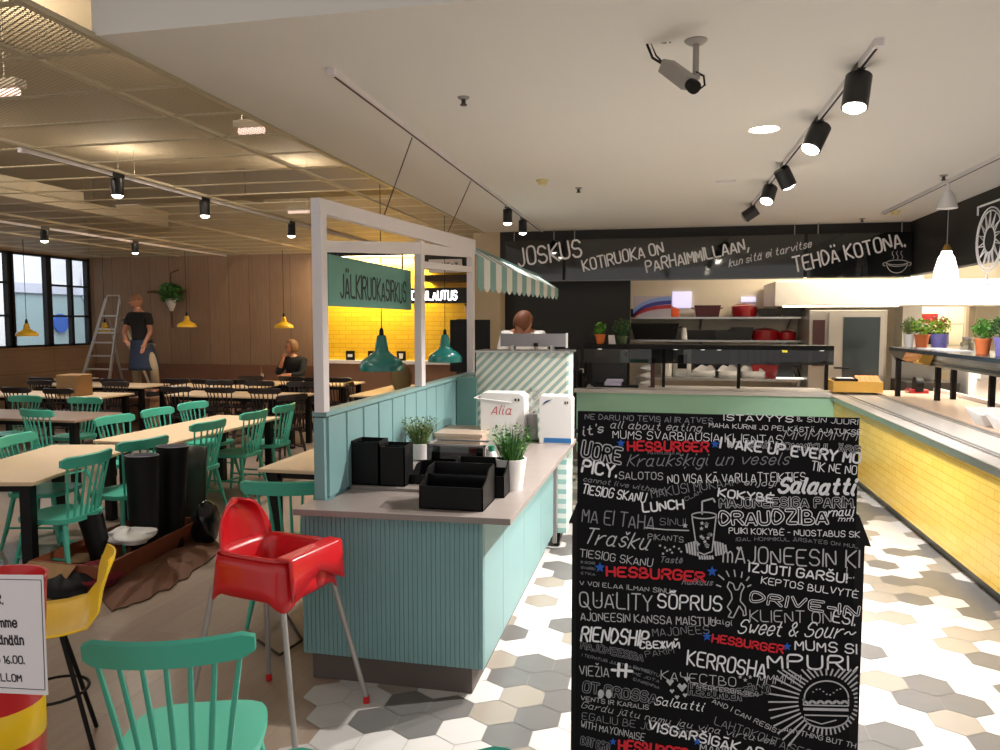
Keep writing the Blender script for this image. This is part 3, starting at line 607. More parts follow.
for i in range(40):
    p = Vector((rg.uniform(-.07, .07), rg.uniform(-.03, .05), rg.uniform(-.07, .09))); q = [p+Vector((rg.uniform(-.05, .05), rg.uniform(-.03, .03), rg.uniform(-.05, .05))) for _ in range(3)]; b.add([p]+q, [(0, 1, 2), (0, 2, 3)])
obj('film', b, glassmat('wrap_film', 'F2F2F2', .25, .15), t)
t = thing('cup_dispenser', 'dark metal cup dispenser between the cartons', 'dispenser', (-.93, 5.45, .87))
obj('dispenser_body', B().lathe([(.001, 0), (.04, 0), (.045, .02), (.04, .2), (.001, .21)], n=18), grey, t, smooth=True); obj('base_plate', B().rbox(-.07, .07, -.06, .06, 0, .015), black, t)
# striped service unit
root = thing('service_unit', 'tall cabinet clad in diagonal teal and white stripes', 'cabinet', (-1.1, 6.4, 0))
obj('front_cladding', B().box(-1.47, -.73, 5.90, 5.93, .12, 1.505), stripes, root, world=True)
obj('side_cladding', B().box(-.75, -.72, 5.93, 6.25, .12, 1.505), stripes2, root, world=True)
obj('carcass', B().box(-1.47, -.75, 5.93, 6.25, .12, 1.5), whitep, root, world=True); obj('cabinet_top', B().box(-1.49, -.70, 5.88, 6.27, 1.505, 1.52), steel, root, world=True)
obj('plinth', B().box(-1.4, -.78, 5.97, 6.2, 0.02, .12), plinth, root, world=True)
obj('socket', B().box(-1.23, -1.135, 5.885, 5.9, 1.055, 1.1), black, root, world=True); obj('button', B().tube([(-1.05, 5.9, 1.075), (-1.05, 5.885, 1.075)], .012, 12), black, root, world=True)
obj('button', B().tube([(-.99, 5.9, 1.03), (-.99, 5.885, 1.03)], .012, 12), black, root, world=True)
for xx in (-.78, -1.4): obj('castor', B().tube([(xx-.02, 5.75, .05), (xx+.02, 5.75, .05)], .05, 14).box(xx-.025, xx+.025, 5.73, 5.98, .05, .11), black, root, world=True, smooth=True)
t = tag(obj('handle_rail', B().tube([(-.66, 5.66, .86), (-.60, 5.66, .86), (-.60, 6.1, .86), (-.7, 6.1, .86)], .02, 8), black, smooth=True), 'black curved handle poking out beside the serving counter end', 'handle')
t = thing('steel_trolley', 'narrow pale trolley panel between serving counter and striped cabinet', 'trolley', (-.7, 5.75, 0))
obj('trolley_panel', B().box(-.77, -.70, 5.68, 5.84, .12, .84), stripes2, t, world=True); obj('trolley_post', B().box(-.80, -.77, 5.63, 5.66, .05, .84), grey, t, world=True)
t = thing('display_monitor', 'grey backed screen panel standing on the striped cabinet', 'monitor', (-1.02, 6.05, 1.52))
obj('screen_back', B().box(-.28, .26, 0, .02, .03, .135), M('grey_screen', '8D8A8E', .4), t); obj('edge_strip', B().box(.26, .275, -.002, .022, .02, .14), white, t); obj('stand_foot', B().box(-.18, -.16, -.04, .06, 0, .04).box(.14, .16, -.04, .06, 0, .04), steel, t); obj('bump', B().lathe([(.001, 0), (.018, 0), (.018, .03), (.001, .03)], (.02, -.02, .03), 12), black, t)
# dark fridge/tv by the column
t = thing('menu_screen', 'black switched off screen standing left of the beige column', 'screen', (-2.45, 9.5, 1.1))
obj('screen_body', B().box(-2.72, -2.19, 9.5, 9.56, 1.1, 1.78), black, t, world=True, bev=.005); obj('screen_stand', B().box(-2.5, -2.4, 9.5, 9.56, 0, 1.1).box(-2.65, -2.25, 9.35, 9.75, 0, .03), black, t, world=True)
# ================================================================ KITCHEN SERVICE COUNTER (mint)
root = thing('kitchen_counter', 'mint fronted kitchen pass counter with pale worktop', 'counter', (.5, 9.9, 0))
obj('front_panel', B().box(-1.06, 2.03, 9.6, 9.63, .08, .85), mint, root, world=True); obj('carcass', B().box(-1.06, 2.03, 9.63, 10.28, .08, .85), whitep, root, world=True)
obj('plinth', B().box(-1.0, 2.0, 9.68, 10.25, 0, .08), plinthg, root, world=True); obj('worktop', B().box(-1.09, 2.0, 9.56, 10.3, .85, .9), ctopw, root, world=True, bev=.004)
root = thing('bar_counter', 'long yellow tiled serving bar with stone top along the right side', 'counter', (2.6, 7, 0))
obj('tile_front', B().box(2.03, 2.07, 2.6, 9.6, .1, .84), ytile, root, world=True); obj('carcass', B().box(2.07, 3.3, 2.6, 10.3, .1, .84), whitep, root, world=True)
obj('plinth', B().box(2.10, 3.25, 2.6, 9.6, 0, .1), plinthg, root, world=True)
obj('worktop', B().box(2.0, 2.53, 2.55, 10.3, .84, .87), ctopw, root, world=True, bev=.003); obj('edge_trim', B().box(1.985, 2.0, 2.55, 9.58, .82, .872), steel, root, world=True)
obj('stone_top', B().box(2.6, 3.34, 2.55, 10.3, .84, .885), stone, root, world=True, bev=.003)
for a, m_ in ((2.15, steel), (2.20, plinthg), (2.53, steel), (2.56, plinthg), (2.59, steel)): obj('tray_rail', B().box(a-.012, a+.012, 2.55, 10.28, .84, .876), m_, root, world=True)
obj('back_edge', B().box(3.34, 3.38, 2.55, 10.3, .84, .93), white, root, world=True)
# pass shelf
root = thing('pass_shelf', 'black heated pass shelf on posts above the mint counter', 'shelf', (.5, 9.95, .9))
obj('shelf_board', B().box(-1.0, 2.07, 9.85, 10.2, 1.40, 1.46), black, root, world=True, bev=.003)
obj('glass_guard', B().box(-1.0, 2.07, 9.86, 9.868, 1.22, 1.40), glassd, root, world=True)
for a in (-.98, .03, .97, 2.02): obj('post', B().box(a-.02, a+.02, 10.0, 10.04, .9, 1.40), black, root, world=True)
for a in (-.8, .18, .52, .72, 1.5, 1.95): obj('heat_lamp', B().lathe([(.001, 1.392), (.025, 1.392), (.03, 1.40), (.001, 1.40)], (a, 9.98, 0), 14), lens, root, world=True)
# hanging lettering panels
glp = glassmat('smoked_panel', 'A9A9A9', .05, .05)
SP = [((-2.12, -1.33), 'left'), ((-1.29, 1.75), 'middle'), ((1.79, 3.0), 'right')]
roots = []
for (a, b_), nm in SP:
    t = thing('lettering_panel', nm+' smoked lettering panel hanging below the ceiling over the kitchen pass', 'sign', (a, 10.2, 2.33), 0, 'hanging lettering panels'); roots.append(t)
    obj('panel', B().box(a, b_, 10.2, 10.21, 2.30, 2.86), glp, t, world=True)
    for xx in (a+.12, b_-.12): obj('hanging_rod', B().tube([(xx, 10.205, 2.86), (xx, 10.205, 3.0)], .006, 6), legrey, t, world=True)
yT = 10.192
def kt(b, s, pa, pb, cap, **k):
    A, E2 = PY(*pa, yT), PY(*pb, yT); v = E2-A; ang = math.atan2(v.z, v.x)
    f = Plane(A, (1, 0, 0), (0, 0, 1), (0, -1, 0)); text(b, s, cap/750*yT*1.0, f, w=v.length, rot=ang, **k)
b0, b1, b2 = B(), B(), B()
kt(b0, 'JOSKUS', (519, 267), (582, 256), 17, off=-.01); kt(b1, 'KOTIRUOKA ON', (584, 271), (664, 253), 11, off=-.002)
kt(b1, 'PARHAIMMILLAAN,', (647, 272), (749, 250), 11, off=-.002); kt(b1, 'kun sitä ei tarvitse', (729, 267), (811, 247), 6.5, shear=.35, off=-.01)
kt(b2, 'TEHDÄ KOTONA.', (795, 272), (905, 246), 13, off=-.006)
flush_text()
chg = ME('lit_chalk', 'C8C8C8', .0)
for r, b in zip(roots, (b0, b1, b2)): obj('lettering', b, chalk, r, world=True)
pot = B(); c = PY(897, 264, yT); s = .13
def arc(cx, cz, rx, rz, a0, a1, n=14): return [(c.x+cx+rx*math.cos(a0+(a1-a0)*i/n), yT, c.z+cz+rz*math.sin(a0+(a1-a0)*i/n)) for i in range(n+1)]
pot.tube(arc(0, .02, .12, .03, 0, 2*PI, 20), .005, 5).tube(arc(0, .02, .12, .13, PI, 2*PI), .005, 5).tube(arc(0, 0, .1, .03, PI, 2*PI), .004, 5).tube(arc(.13, 0, .03, .02, -1.5, 1.8), .005, 5).tube(arc(-.13, 0, .03, .02, 1.3, 4.6), .005, 5)
for xx in (-.05, 0, .05): pot.tube([(c.x+xx+.012*math.sin(k*1.3), yT, c.z+.06+k*.02) for k in range(6)], .004, 5)
obj('pot_drawing', pot, chalkm, roots[2], world=True)
# chalk emblem on the right fascia
t = thing('wall_emblem', 'round chalk white leaf emblem in a bracket on the right fascia', 'emblem', (3.0, 7.9, 2.3)); em = B(); cy, cz = 7.9, 2.52
for rr in (.3, .27, .12): em.tube([(2.985, cy+rr*math.cos(a), cz+rr*math.sin(a)) for a in (i*2*PI/28 for i in range(29))], .007, 5)
for i in range(14): a = i*2*PI/14; em.tube([(2.985, cy+.12*math.cos(a), cz+.12*math.sin(a)), (2.985, cy+.26*math.cos(a+.25), cz+.26*math.sin(a+.25)), (2.985, cy+.13*math.cos(a+.3), cz+.13*math.sin(a+.3))], .006, 5)
obj('disc_drawing', em, chalk, t, world=True); obj('bracket', B().tube([(2.98, 7.4, 2.86), (2.98, 8.18, 2.86), (2.98, 8.18, 2.78)], .01, 6).tube([(2.98, 7.9, 2.2), (2.98, 7.9, 2.1), (2.98, 7.4, 2.1)], .01, 6), chalk, t, world=True)
# hood
t = thing('extractor_hood', 'long white extractor hood above the kitchen equipment', 'hood', (2.9, 11.5, 2)); obj('hood_body', B().box(1.56, 5.1, 11.3, 12.5, 1.98, 2.33), M('hood_white', 'ECE8E0', .4), t, world=True, bev=.01)
obj('hood_light', B().box(1.7, 3.2, 11.35, 11.5, 1.965, 1.98), ME('hood_glow', 'FFF2D8', 4), t, world=True)
# wall shelves with pans
def shelf(z, label, x0=-.7, x1=2.12):
    t = thing('wall_shelf', label, 'shelf', (.7, 12.4, z), 0, 'kitchen wall shelves'); obj('shelf_board', B().box(x0, x1, 12.15, 12.6, z-.03, z), steel, t, world=True)
    for a in (x0+.1, .6, x1-.2): obj('bracket', B().prism([(a, 12.6, z-.03), (a, 12.2, z-.03), (a, 12.6, z-.2)], (.02, 0, 0)), steel, t, world=True)
shelf(1.83, 'upper steel wall shelf holding red and grey pans'); shelf(1.47, 'lower steel wall shelf holding black and red pans')
def pan(px, z, w, h, mat, label, y=12.3, kind='rect', group='pans on the kitchen shelves'):
    x = PY(px, 320, y).x; t = thing('roasting_pan' if kind == 'rect' else 'casserole', label, 'pan', (x, y, z), 0, group); w /= 2
    if kind == 'rect':
        b = B().add([(-w*.85, -.1, 0), (w*.85, -.1, 0), (w*.85, .12, 0), (-w*.85, .12, 0), (-w, -.13, h), (w, -.13, h), (w, .14, h), (-w, .14, h), (-w*.93, -.12, h), (w*.93, -.12, h), (w*.93, .13, h), (-w*.93, .13, h), (-w*.8, -.09, .02), (w*.8, -.09, .02), (w*.8, .11, .02), (-w*.8, .11, .02)],
            [(3, 2, 1, 0), (0, 1, 5, 4), (1, 2, 6, 5), (2, 3, 7, 6), (3, 0, 4, 7), (4, 5, 9, 8), (5, 6, 10, 9), (6, 7, 11, 10), (7, 4, 8, 11), (8, 9, 13, 12), (9, 10, 14, 13), (10, 11, 15, 14), (11, 8, 12, 15), (12, 13, 14, 15)])
        obj('pan_body', b, mat, t); obj('handle', B().tube([(-w, 0, h*.7), (-w-.04, 0, h*.8), (-w-.04, .06, h*.8), (-w, .06, h*.7)], .008, 6).tube([(w, 0, h*.7), (w+.04, 0, h*.8), (w+.04, .06, h*.8), (w, .06, h*.7)], .008, 6), mat, t)
    else:
        obj('pan_body', B().lathe([(.001, 0), (w*.9, 0), (w, h*.2), (w, h*.7)], n=24), mat, t, smooth=True); obj('lid', B().lathe([(w*1.03, h*.68), (w*1.03, h*.74), (w*.6, h*.9), (.001, h*.95)], n=24), mat, t, smooth=True)
        obj('knob', B().lathe([(.012, h*.93), (.02, h), (.001, h+.01)], n=10), steel, t, smooth=True)
orange = M('orange_enamel', 'D8521C', .3)
pan(637, 1.83, .5, .13, panb, 'dark pan at the left end of the upper shelf'); pan(655, 1.83, .30, .2, redpan, 'red casserole left on the upper shelf', kind='round'); pan(672, 1.83, .22, .17, orange, 'orange casserole on the upper shelf', kind='round')
pan(707, 1.83, .4, .18, M('dark_red_box', '4A1820', .4), 'dark maroon pan in the middle of the upper shelf'); pan(744, 1.83, .38, .22, redpan, 'large red casserole on the upper shelf', kind='round')
pan(770, 1.83, .36, .13, panb, 'grey black roasting pan right of the large red casserole'); pan(792, 1.83, .36, .2, panb, 'deepest dark roasting pan at the right of the upper shelf')
pan(655, 1.47, .75, .26, black, 'big black box pan on the lower shelf'); pan(702, 1.47, .5, .15, panb, 'long dark pan mid lower shelf', y=12.35); pan(725, 1.47, .3, .15, panb, 'small dark pan mid lower shelf', y=12.25); pan(742, 1.47, .32, .2, panb, 'tall dark pan left of the red pans on the lower shelf')
pan(765, 1.47, .4, .2, redpan, 'wide red casserole on the lower shelf', kind='round'); pan(787, 1.47, .28, .16, redpan, 'small red casserole at the end of the lower shelf', kind='round')
t = tag(obj('storage_jar', B().lathe([(.001, 0), (.05, 0), (.05, .14), (.035, .16), (.035, .19), (.001, .19)], n=16), white, smooth=True), 'small white jar on the lower kitchen shelf', 'jar'); t.location = (PY(684, 330, 12.3).x, 12.25, 1.47)
t = thing('painted_reflection', 'painted glass reflection with blue white and red curved bands above the pans', 'reflection', (.0, 12.5, 1.85))  # coloured bands paint the reflection in the kitchen glass as a flat panel
A = PY(640, 315, 12.05); pb = B(); obj('backing', B().box(-.45, .14, 12.15, 12.17, 1.83, 2.16), M('reflection_back', 'BFB8C8', .3), t, world=True)
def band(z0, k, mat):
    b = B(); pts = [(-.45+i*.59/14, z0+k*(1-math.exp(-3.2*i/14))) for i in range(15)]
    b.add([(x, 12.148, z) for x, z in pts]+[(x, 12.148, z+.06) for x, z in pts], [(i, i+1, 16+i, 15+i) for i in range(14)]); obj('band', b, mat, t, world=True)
band(1.88, .22, M('reflection_blue', '8CA6E8', .3)); band(1.82, .22, M('reflection_indigo', '3C3A9A', .3)); band(1.80, .17, M('reflection_red', 'B02A38', .3))
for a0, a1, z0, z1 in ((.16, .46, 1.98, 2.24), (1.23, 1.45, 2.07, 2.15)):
    tag(obj('glow_panel', B().box(a0, a1, 12.55, 12.59, z0, z1), ME('panel_glow%d' % int(a1*10), 'DCD8FF', .45)), 'small glowing lavender panel '+('painting a glass reflection above the orange casserole' if a0 < 1 else 'above the large red casserole'), 'notice')  # left panel glows in place of the lavender reflection in the glass
# back bench & stuff under the pass
root = thing('prep_bench', 'steel prep bench against the kitchen wall behind the pass', 'bench', (1, 12.2, 0)); obj('bench_top', B().box(-.4, 2.03, 11.8, 12.58, .86, .9), steel, root, world=True); obj('under_shelf', B().box(-.4, 2.03, 11.85, 12.55, .3, .33), steel, root, world=True)
for a in (-.37, 2.0): 
    for q in (11.83, 12.53): obj('leg', B().box(a-.02, a+.02, q-.02, q+.02, 0, .86), steel, root, world=True)
def K(px, y): return PY(px, 380, y).x
t = thing('receipt_printer', 'black cabinet unit left under the pass shelf', 'appliance', (K(600, 9.95), 9.95, .9)); obj('housing', B().rbox(-.13, .33, .1, .34, 0, .40, .01), blackg, t); obj('tray', B().box(-.08, .5, -.12, .1, 0, .02), black, t)
for i in range(2): tag(obj('napkin_stack', B().rbox(-.11, .11, -.06, .06, 0, .05 if i == 0 else .03), M('napkin%d' % i, 'C8C4E0', .8)), ('lower' if i == 0 else 'upper')+' stack of pale lilac napkins on the black tray under the pass', 'napkins', 'napkin stacks').location = (K(613, 9.9)+.02*i, 9.93, .92+.052*i)
t = thing('cone_rack', 'rack of white paper cones under the pass shelf', 'cone rack', (K(650, 9.95), 9.95, .9)); obj('rack', B().box(-.02, .06, 0, .03, 0, .38), M('rack_red', '4A2024', .5), t)
for i in range(3): obj('paper_cone', B().tube([(.0, 0, .06+i*.1), (-.13, -.02, .055+i*.1)], [.05, .006], 16), white, t, smooth=True)
t = tag(obj('paper_box', B().prism([(-.12, 0, 0), (.1, 0, 0), (.12, 0, .04), (.02, 0, .1), (-.12, 0, .07)], (0, .15, 0)), white, bev=.003), 'white folded paper box on top of the cone rack', 'box'); t.location = (K(646, 9.95), 9.93, 1.29-.01)
t = thing('coffee_machine', 'white rounded drinks machine behind the pass shelf', 'machine', (K(682, 12.1), 12.1, .9)); obj('machine_body', B().rbox(-.14, .14, 0, .3, 0, .5, .05), white, t, smooth=True); obj('spout_recess', B().box(-.07, .07, -.01, .02, .12, .34), black, t); obj('jug', B().lathe([(.001, 0), (.08, 0), (.09, .2), (.07, .22), (.001, .22)], (-.24, .05, 0), 16), white, t, smooth=True)
t = tag(obj('black_container', B().rbox(-.25, .25, 0, .3, 0, .42, .02), blackg), 'black kitchen container right of the drinks machine', 'container'); t.location = (K(712, 12.15), 12.15, .9)
for i, px in enumerate((705, 728, 751)):
    rg = random.Random(i); b = B()
    b.grid(lambda u, v: Vector(((u-.5)*.42, 0+.12*(1-(2*u-1)**2), 0))+Vector((0, 0, .02+.16*v*(1-(2*u-1)**4)+.015*math.sin(19*u+7*v+i))), 12, 4); b.box(-.2, .2, .02, .12, 0, .1)
    tag(obj('paper_sack', b, white, smooth='all'), ('left', 'middle', 'right')[i]+' white crumpled paper sack on the prep bench', 'sack', 'paper sacks on the bench').location = (K(px, 11.95), 11.9, .9)
for i, px in enumerate((722, 736, 750)): tag(obj('wall_notice', B().box(-.1, .1, -.01, 0, 0, .34), paper), ('left', 'middle', 'right')[i]+' white notice sheet on the kitchen wall above the sacks', 'notice', 'wall notices').location = (K(px, 12.55), 12.59, 1.05)
t = thing('knife_rack', 'magnetic rack with hanging knives on the kitchen wall', 'knife rack', (K(765, 12.5), 12.56, 1.3)); obj('magnet_bar', B().box(-.3, .35, 0, .03, -.02, .02), steel, t)
for i in range(6): obj('knife', B().box(-.28+i*.1, -.25+i*.1, -.01, .0, -.0, .07, 0).box(-.28+i*.1, -.25+i*.1, -.02, .01, -.2, -.0, 1), [steel, black], t)
pan(765, .9, .38, .2, redpan, 'red rectangular pan on the prep bench', y=12.1, group='pans on the prep bench'); pan(785, .9, .3, .24, panb, 'dark square pan on the prep bench', y=12.1, group='pans on the prep bench')
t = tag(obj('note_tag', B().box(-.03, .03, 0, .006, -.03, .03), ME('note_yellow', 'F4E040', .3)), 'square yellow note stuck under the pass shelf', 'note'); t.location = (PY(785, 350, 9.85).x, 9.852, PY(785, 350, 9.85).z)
t = thing('soap_dispenser', 'white soap dispenser with a black base on the kitchen wall', 'dispenser', (K(786, 12.5), 12.5, 1.2)); obj('dispenser_body', B().rbox(-.07, .07, 0, .1, .02, .26, .015), white, t); obj('nozzle', B().rbox(-.08, .08, -.01, .1, -.04, .03, .01), black, t)
t = thing('dish_rack', 'slanted black wire rack at the right end of the bench', 'rack', (K(806, 12.1), 12.0, .9))
for i in range(4): obj('wire', B().tube([(-.16+i*.06, 0, .02), (-.26+i*.06, 0, .3), (-.06+i*.07, 0, .24), (-.02+i*.07, 0, .02)], .008, 6), black, t)
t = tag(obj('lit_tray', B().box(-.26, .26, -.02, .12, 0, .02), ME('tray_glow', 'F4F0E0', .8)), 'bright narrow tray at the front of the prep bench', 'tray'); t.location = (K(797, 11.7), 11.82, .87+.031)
# plants on the pass
potted((PY(600, 343, 9.95).x, 9.98, 1.46), .045, .065, .13, M('orange_pot', 'D8702C', .6), leafg, 'leaf', 'orange pot with bright green basil on the pass shelf', 'plants on the pass shelf', rim=.012, fh=.14, fr=.085, n=110, seed=8, n2=leafy)
potted((PY(622, 343, 9.95).x, 10.0, 1.46), .055, .07, .11, M('green_pot', '4A5A38', .6), leafd, 'fine', 'dark green pot with bushy herb on the pass shelf', 'plants on the pass shelf', fh=.2, fr=.13, n=500, seed=9, n2=grassm)
t = tag(obj('price_card', B().prism([(-.04, 0, 0), (.05, 0, 0), (.03, .03, .12), (-.05, .03, .12)], (0, .012, 0)), paper), 'small grey white card leaning between the two pass plants', 'card'); t.location = (PY(612, 343, 9.93).x, 9.9, 1.46)
# black bottles next to striped cabinet
for i, (px, h) in enumerate(((577, .2), (583, .16))):
    t = thing('sauce_dispenser', ('taller' if i == 0 else 'shorter')+' black pump bottle beside the striped cabinet', 'dispenser', (PY(px, 395, 9.75).x, 9.75, .9), 0, 'pump bottles'); obj('bottle_body', B().lathe([(.001, 0), (.05, 0), (.05, h), (.02, h+.03), (.001, h+.03)], n=16), black, t, smooth=True); obj('pump', B().tube([(0, 0, h+.02), (0, 0, h+.08), (-.05, 0, h+.08)], .01, 8), white, t, smooth=True)
t = thing('card_terminal', 'black wall mounted terminal beside the striped cabinet top', 'terminal', (PY(575, 362, 9.6).x, 9.6, 1.12)); obj('terminal_body', B().rbox(-.06, .06, 0, .06, 0, .28, .01), blackg, t); obj('mount', B().box(-.02, .02, .02, .06, -.22, 0), black, t)
# ovens
t = thing('combi_oven', 'tall stainless oven with dark glass door in the kitchen corner', 'oven', (2.6, 11.8, 0)); obj('oven_body', B().box(2.07, 3.1, 11.5, 12.4, .1, 1.92), M('oven_steel', 'A09A92', .35, .7), t, world=True, bev=.008)
dr = obj('door', B().box(2.33, 3.06, 11.46, 11.5, .5, 1.88), M('oven_steel_door', 'ACA69E', .35, .6), t, world=True); obj('door_glass', B().box(2.52, 3.0, 11.45, 11.46, .95, 1.82), M('oven_glass', '2E3436', .12), dr, world=True)
obj('control_panel', B().box(2.12, 2.28, 11.485, 11.5, 1.12, 1.78), M('oven_panel', '3A1E1E', .3), t, world=True); obj('handle', B().tube([(2.42, 11.46, 1.1), (2.42, 11.41, 1.1), (2.60, 11.41, 1.1)], .014, 8), black, t, world=True); obj('foot', B().box(2.1, 2.2, 11.55, 12.3, 0, .1).box(2.95, 3.05, 11.55, 12.3, 0, .1), black, t, world=True)
# crate with tray
a = PZ(828, 392, .9); t = thing('wooden_crate', 'pale yellow wooden crate on the corner of the kitchen counter', 'crate', (2.05, 9.75, .9)); obj('crate_front', B().box(0, .56, 0, .02, 0, .13), pyel, t); obj('crate_side', B().box(0, .02, .02, .45, 0, .13).box(.54, .56, .02, .45, 0, .13), pyel, t); obj('crate_back', B().box(0, .56, .43, .45, 0, .13), pyel, t); obj('crate_bottom', B().box(.02, .54, .02, .43, 0, .01), pyel, t)
ba = B()
for i in range(5): ba.beam((.30+i*.055, .04, .12), (.36+i*.055, .42, .17), .05, .02)
tag(obj('wooden_boards', ba, woodc), 'orange brown wooden boards lying in the pale crate', 'boards').location = (2.05, 9.75, .9)
t = thing('cash_tray', 'black tray with white paper lying on the pale crate', 'tray', (2.2, 9.9, 1.03)); obj('tray_body', B().rbox(-.12, .14, -.12, .12, 0, .03), blackg, t); obj('paper_sheet', B().box(-.08, .1, -.08, .06, .03, .036), paper, t)
# right gantry shelf
root = thing('bar_gantry', 'long black glass edged shelf standing on posts over the bar', 'shelf', (2.9, 8, .885)); obj('shelf_board', B().box(2.62, 3.28, 5.6, 9.62, 1.42, 1.46), M('gantry_top', '2A333A', .2), root, world=True, bev=.003)
obj('glass_guard', B().prism([(2.62, 5.6, 1.42), (2.70, 5.6, 1.30), (2.705, 5.6, 1.30), (2.63, 5.6, 1.42)], (0, 4.02, 0)).prism([(2.62, 9.62, 1.42), (3.28, 9.62, 1.42), (3.2, 9.62, 1.30), (2.70, 9.62, 1.30)], (0, .004, 0)), glassmat('dark_guard_glass', '5C686A', .03), root, world=True); obj('light_rail', B().box(2.75, 2.8, 5.7, 9.5, 1.38, 1.42), black, root, world=True)
for q in (9.3, 8.4, 7.7, 6.4): obj('gantry_lamp', B().lathe([(.001, 1.372), (.03, 1.372), (.035, 1.38), (.001, 1.38)], (2.775, q, 0), 12), lens, root, world=True)
for a, q in ((2.98, 9.07), (3.2, 9.25), (3.22, 8.3), (2.7, 9.5), (3.2, 6.0)): obj('post', B().box(a-.025, a+.025, q-.025, q+.025, .885, 1.42), black, root, world=True)
for px, x, y, rb, rt, h, pm, lm, kd, lb, fr, fh, n2 in (
    (906, 2.79, 9.45, .045, .06, .15, white, grassm, 'fine', 'white pot with fine green herb, leftmost on the bar shelf', .1, .17, leafg),
    (920, 2.89, 9.35, .055, .075, .15, terr, leafy, 'leaf', 'terracotta pot with lime leaves on the bar shelf', .12, .16, leafg),
    (941, 2.99, 9.1, .075, .09, .16, purp, leafy, 'leaf', 'purple pot with lime and red leaves on the bar shelf', .11, .17, leafr),
    (979, 2.86, 7.6, .05, .065, .14, terr, leafg, 'fine', 'terracotta pot with dark green herb, left of the speckled purple pot', .1, .16, leafg),
    (997, 2.88, 7.2, .065, .085, .16, purp, leafd, 'fine', 'speckled purple pot with fine dark herb at the right photo edge', .14, .17, leafg)):
    potted((x, y, 1.46), rb, rt, h, pm, lm, kd, lb, 'plants on the bar shelf', rim=.01 if pm == terr else 0, fh=fh, fr=fr, n=160 if kd == 'leaf' else 450, seed=px, n2=n2)
t = thing('glass_jar', 'clear lidded glass jar between the plants on the bar shelf', 'jar', (3.0, 8.35, 1.46)); obj('jar_body', B().lathe([(.001, 0), (.06, 0), (.065, .08), (.045, .1), (.045, .12), (.001, .12)], n=18), glassmat('jar_glass', 'DDE0DA', .2, .1), t, smooth=True); obj('lid', B().lathe([(.001, .12), (.05, .12), (.05, .14), (.001, .14)], n=18), steel, t, smooth=True)
for i in range(2): tag(obj('paper_stack', B().box(-.12, .12, -.2, .2, 0, .012), paper), ('nearer' if i else 'farther')+' white paper stack lying on the bar shelf', 'paper', 'papers on the bar shelf').location = (2.83, 8.75-.5*i, 1.46)
# white dishes at the bar
for i in range(4):
    p = PZ(978+i*12, 425+i*6, .885) if i < 3 else PZ(1000, 442, .885); x, y = 2.72+.02*i, 6.95-.33*i
    t = tag(obj('serving_dish', B().add([(-.1, -.1, 0), (.1, -.1, 0), (.1, .1, 0), (-.1, .1, 0), (-.16, -.16, .1), (.16, -.16, .1), (.16, .16, .13), (-.16, .16, .13)], [(3, 2, 1, 0), (0, 1, 5, 4), (1, 2, 6, 5), (2, 3, 7, 6), (3, 0, 4, 7)]), white, solid=.01), ('farthest', 'second farthest', 'second nearest', 'nearest')[i]+' square white porcelain dish on the bar', 'dish', 'white dishes on the bar'); t.location = (x, y, .892)
tag(obj('serving_tray', B().rbox(2.66, 3.2, 5.7, 6.9, 0, .02), M('cream_tray', 'E8D8A8', .5)), 'cream tray lying behind the white dishes at the bar', 'tray').location = (.12, 0, .99)
# white pendant
t = thing('pendant_lamp', 'glowing white bottle shaped pendant lamp right of the chalk lettering', 'pendant lamp', (2.66, 8.0, 2.13)); obj('lamp_shade', B().lathe([(.001, 0), (.11, 0), (.1, .12), (.07, .24), (.05, .27), (.045, .3)], n=24), ME('pendant_glow', 'FFF8EC', 2.2), t, smooth=True); obj('brass_neck', B().lathe([(.045, .29), (.035, .33), (.02, .36), (.001, .36)], n=16), M('brass', 'A8823C', .35, .8), t, smooth=True); obj('cord', B().tube([(0, 0, .35), (0, 0, .87)], .005, 6), grey, t)
t = thing('track_spot', 'white conical spotlight under the ceiling rail above the bottle shaped pendant', 'spotlight', (2.45, 7.4, 2.97)); obj('stem', B().tube([(0, 0, 0), (0, 0, -.08)], .015, 8), white, t); obj('lamp_head', B().lathe([(.03, -.07), (.05, -.1), (.085, -.22), (.07, -.22)], n=20), white, t, smooth=True); obj('lens', B().lathe([(.001, -.21), (.075, -.21), (.075, -.2), (.001, -.2)], n=20), lens, t)
# store room behind the opening
t = thing('storage_rack', 'steel storage rack seen through the kitchen doorway', 'rack', (4.2, 13.9, 0))
for z in (.5, .95, 1.35, 1.7): obj('shelf_board', B().box(3.8, 4.9, 13.7, 14.2, z, z+.03), steel, t, world=True)
for a in (3.8, 4.86): obj('upright', B().box(a, a+.04, 13.7, 13.74, 0, 2.1), steel, t, world=True)
for i, (a, z, w, h, mt) in enumerate(((4.35, 1.73, .25, .16, redpan), (4.1, 1.38, .3, .18, panb), (4.5, 1.38, .3, .2, black), (4.2, .98, .35, .2, panb), (4.6, .98, .3, .25, darkred))):
    tag(obj('storage_box', B().rbox(a-w/2, a+w/2, 13.72, 14.0, z, z+h, .01), mt), ('red box high on the store rack', 'dark box on the store rack left side', 'black box on the store rack right side', 'dark tray box low on the store rack', 'dark red box low on the store rack')[i], 'box', 'boxes on the store rack')
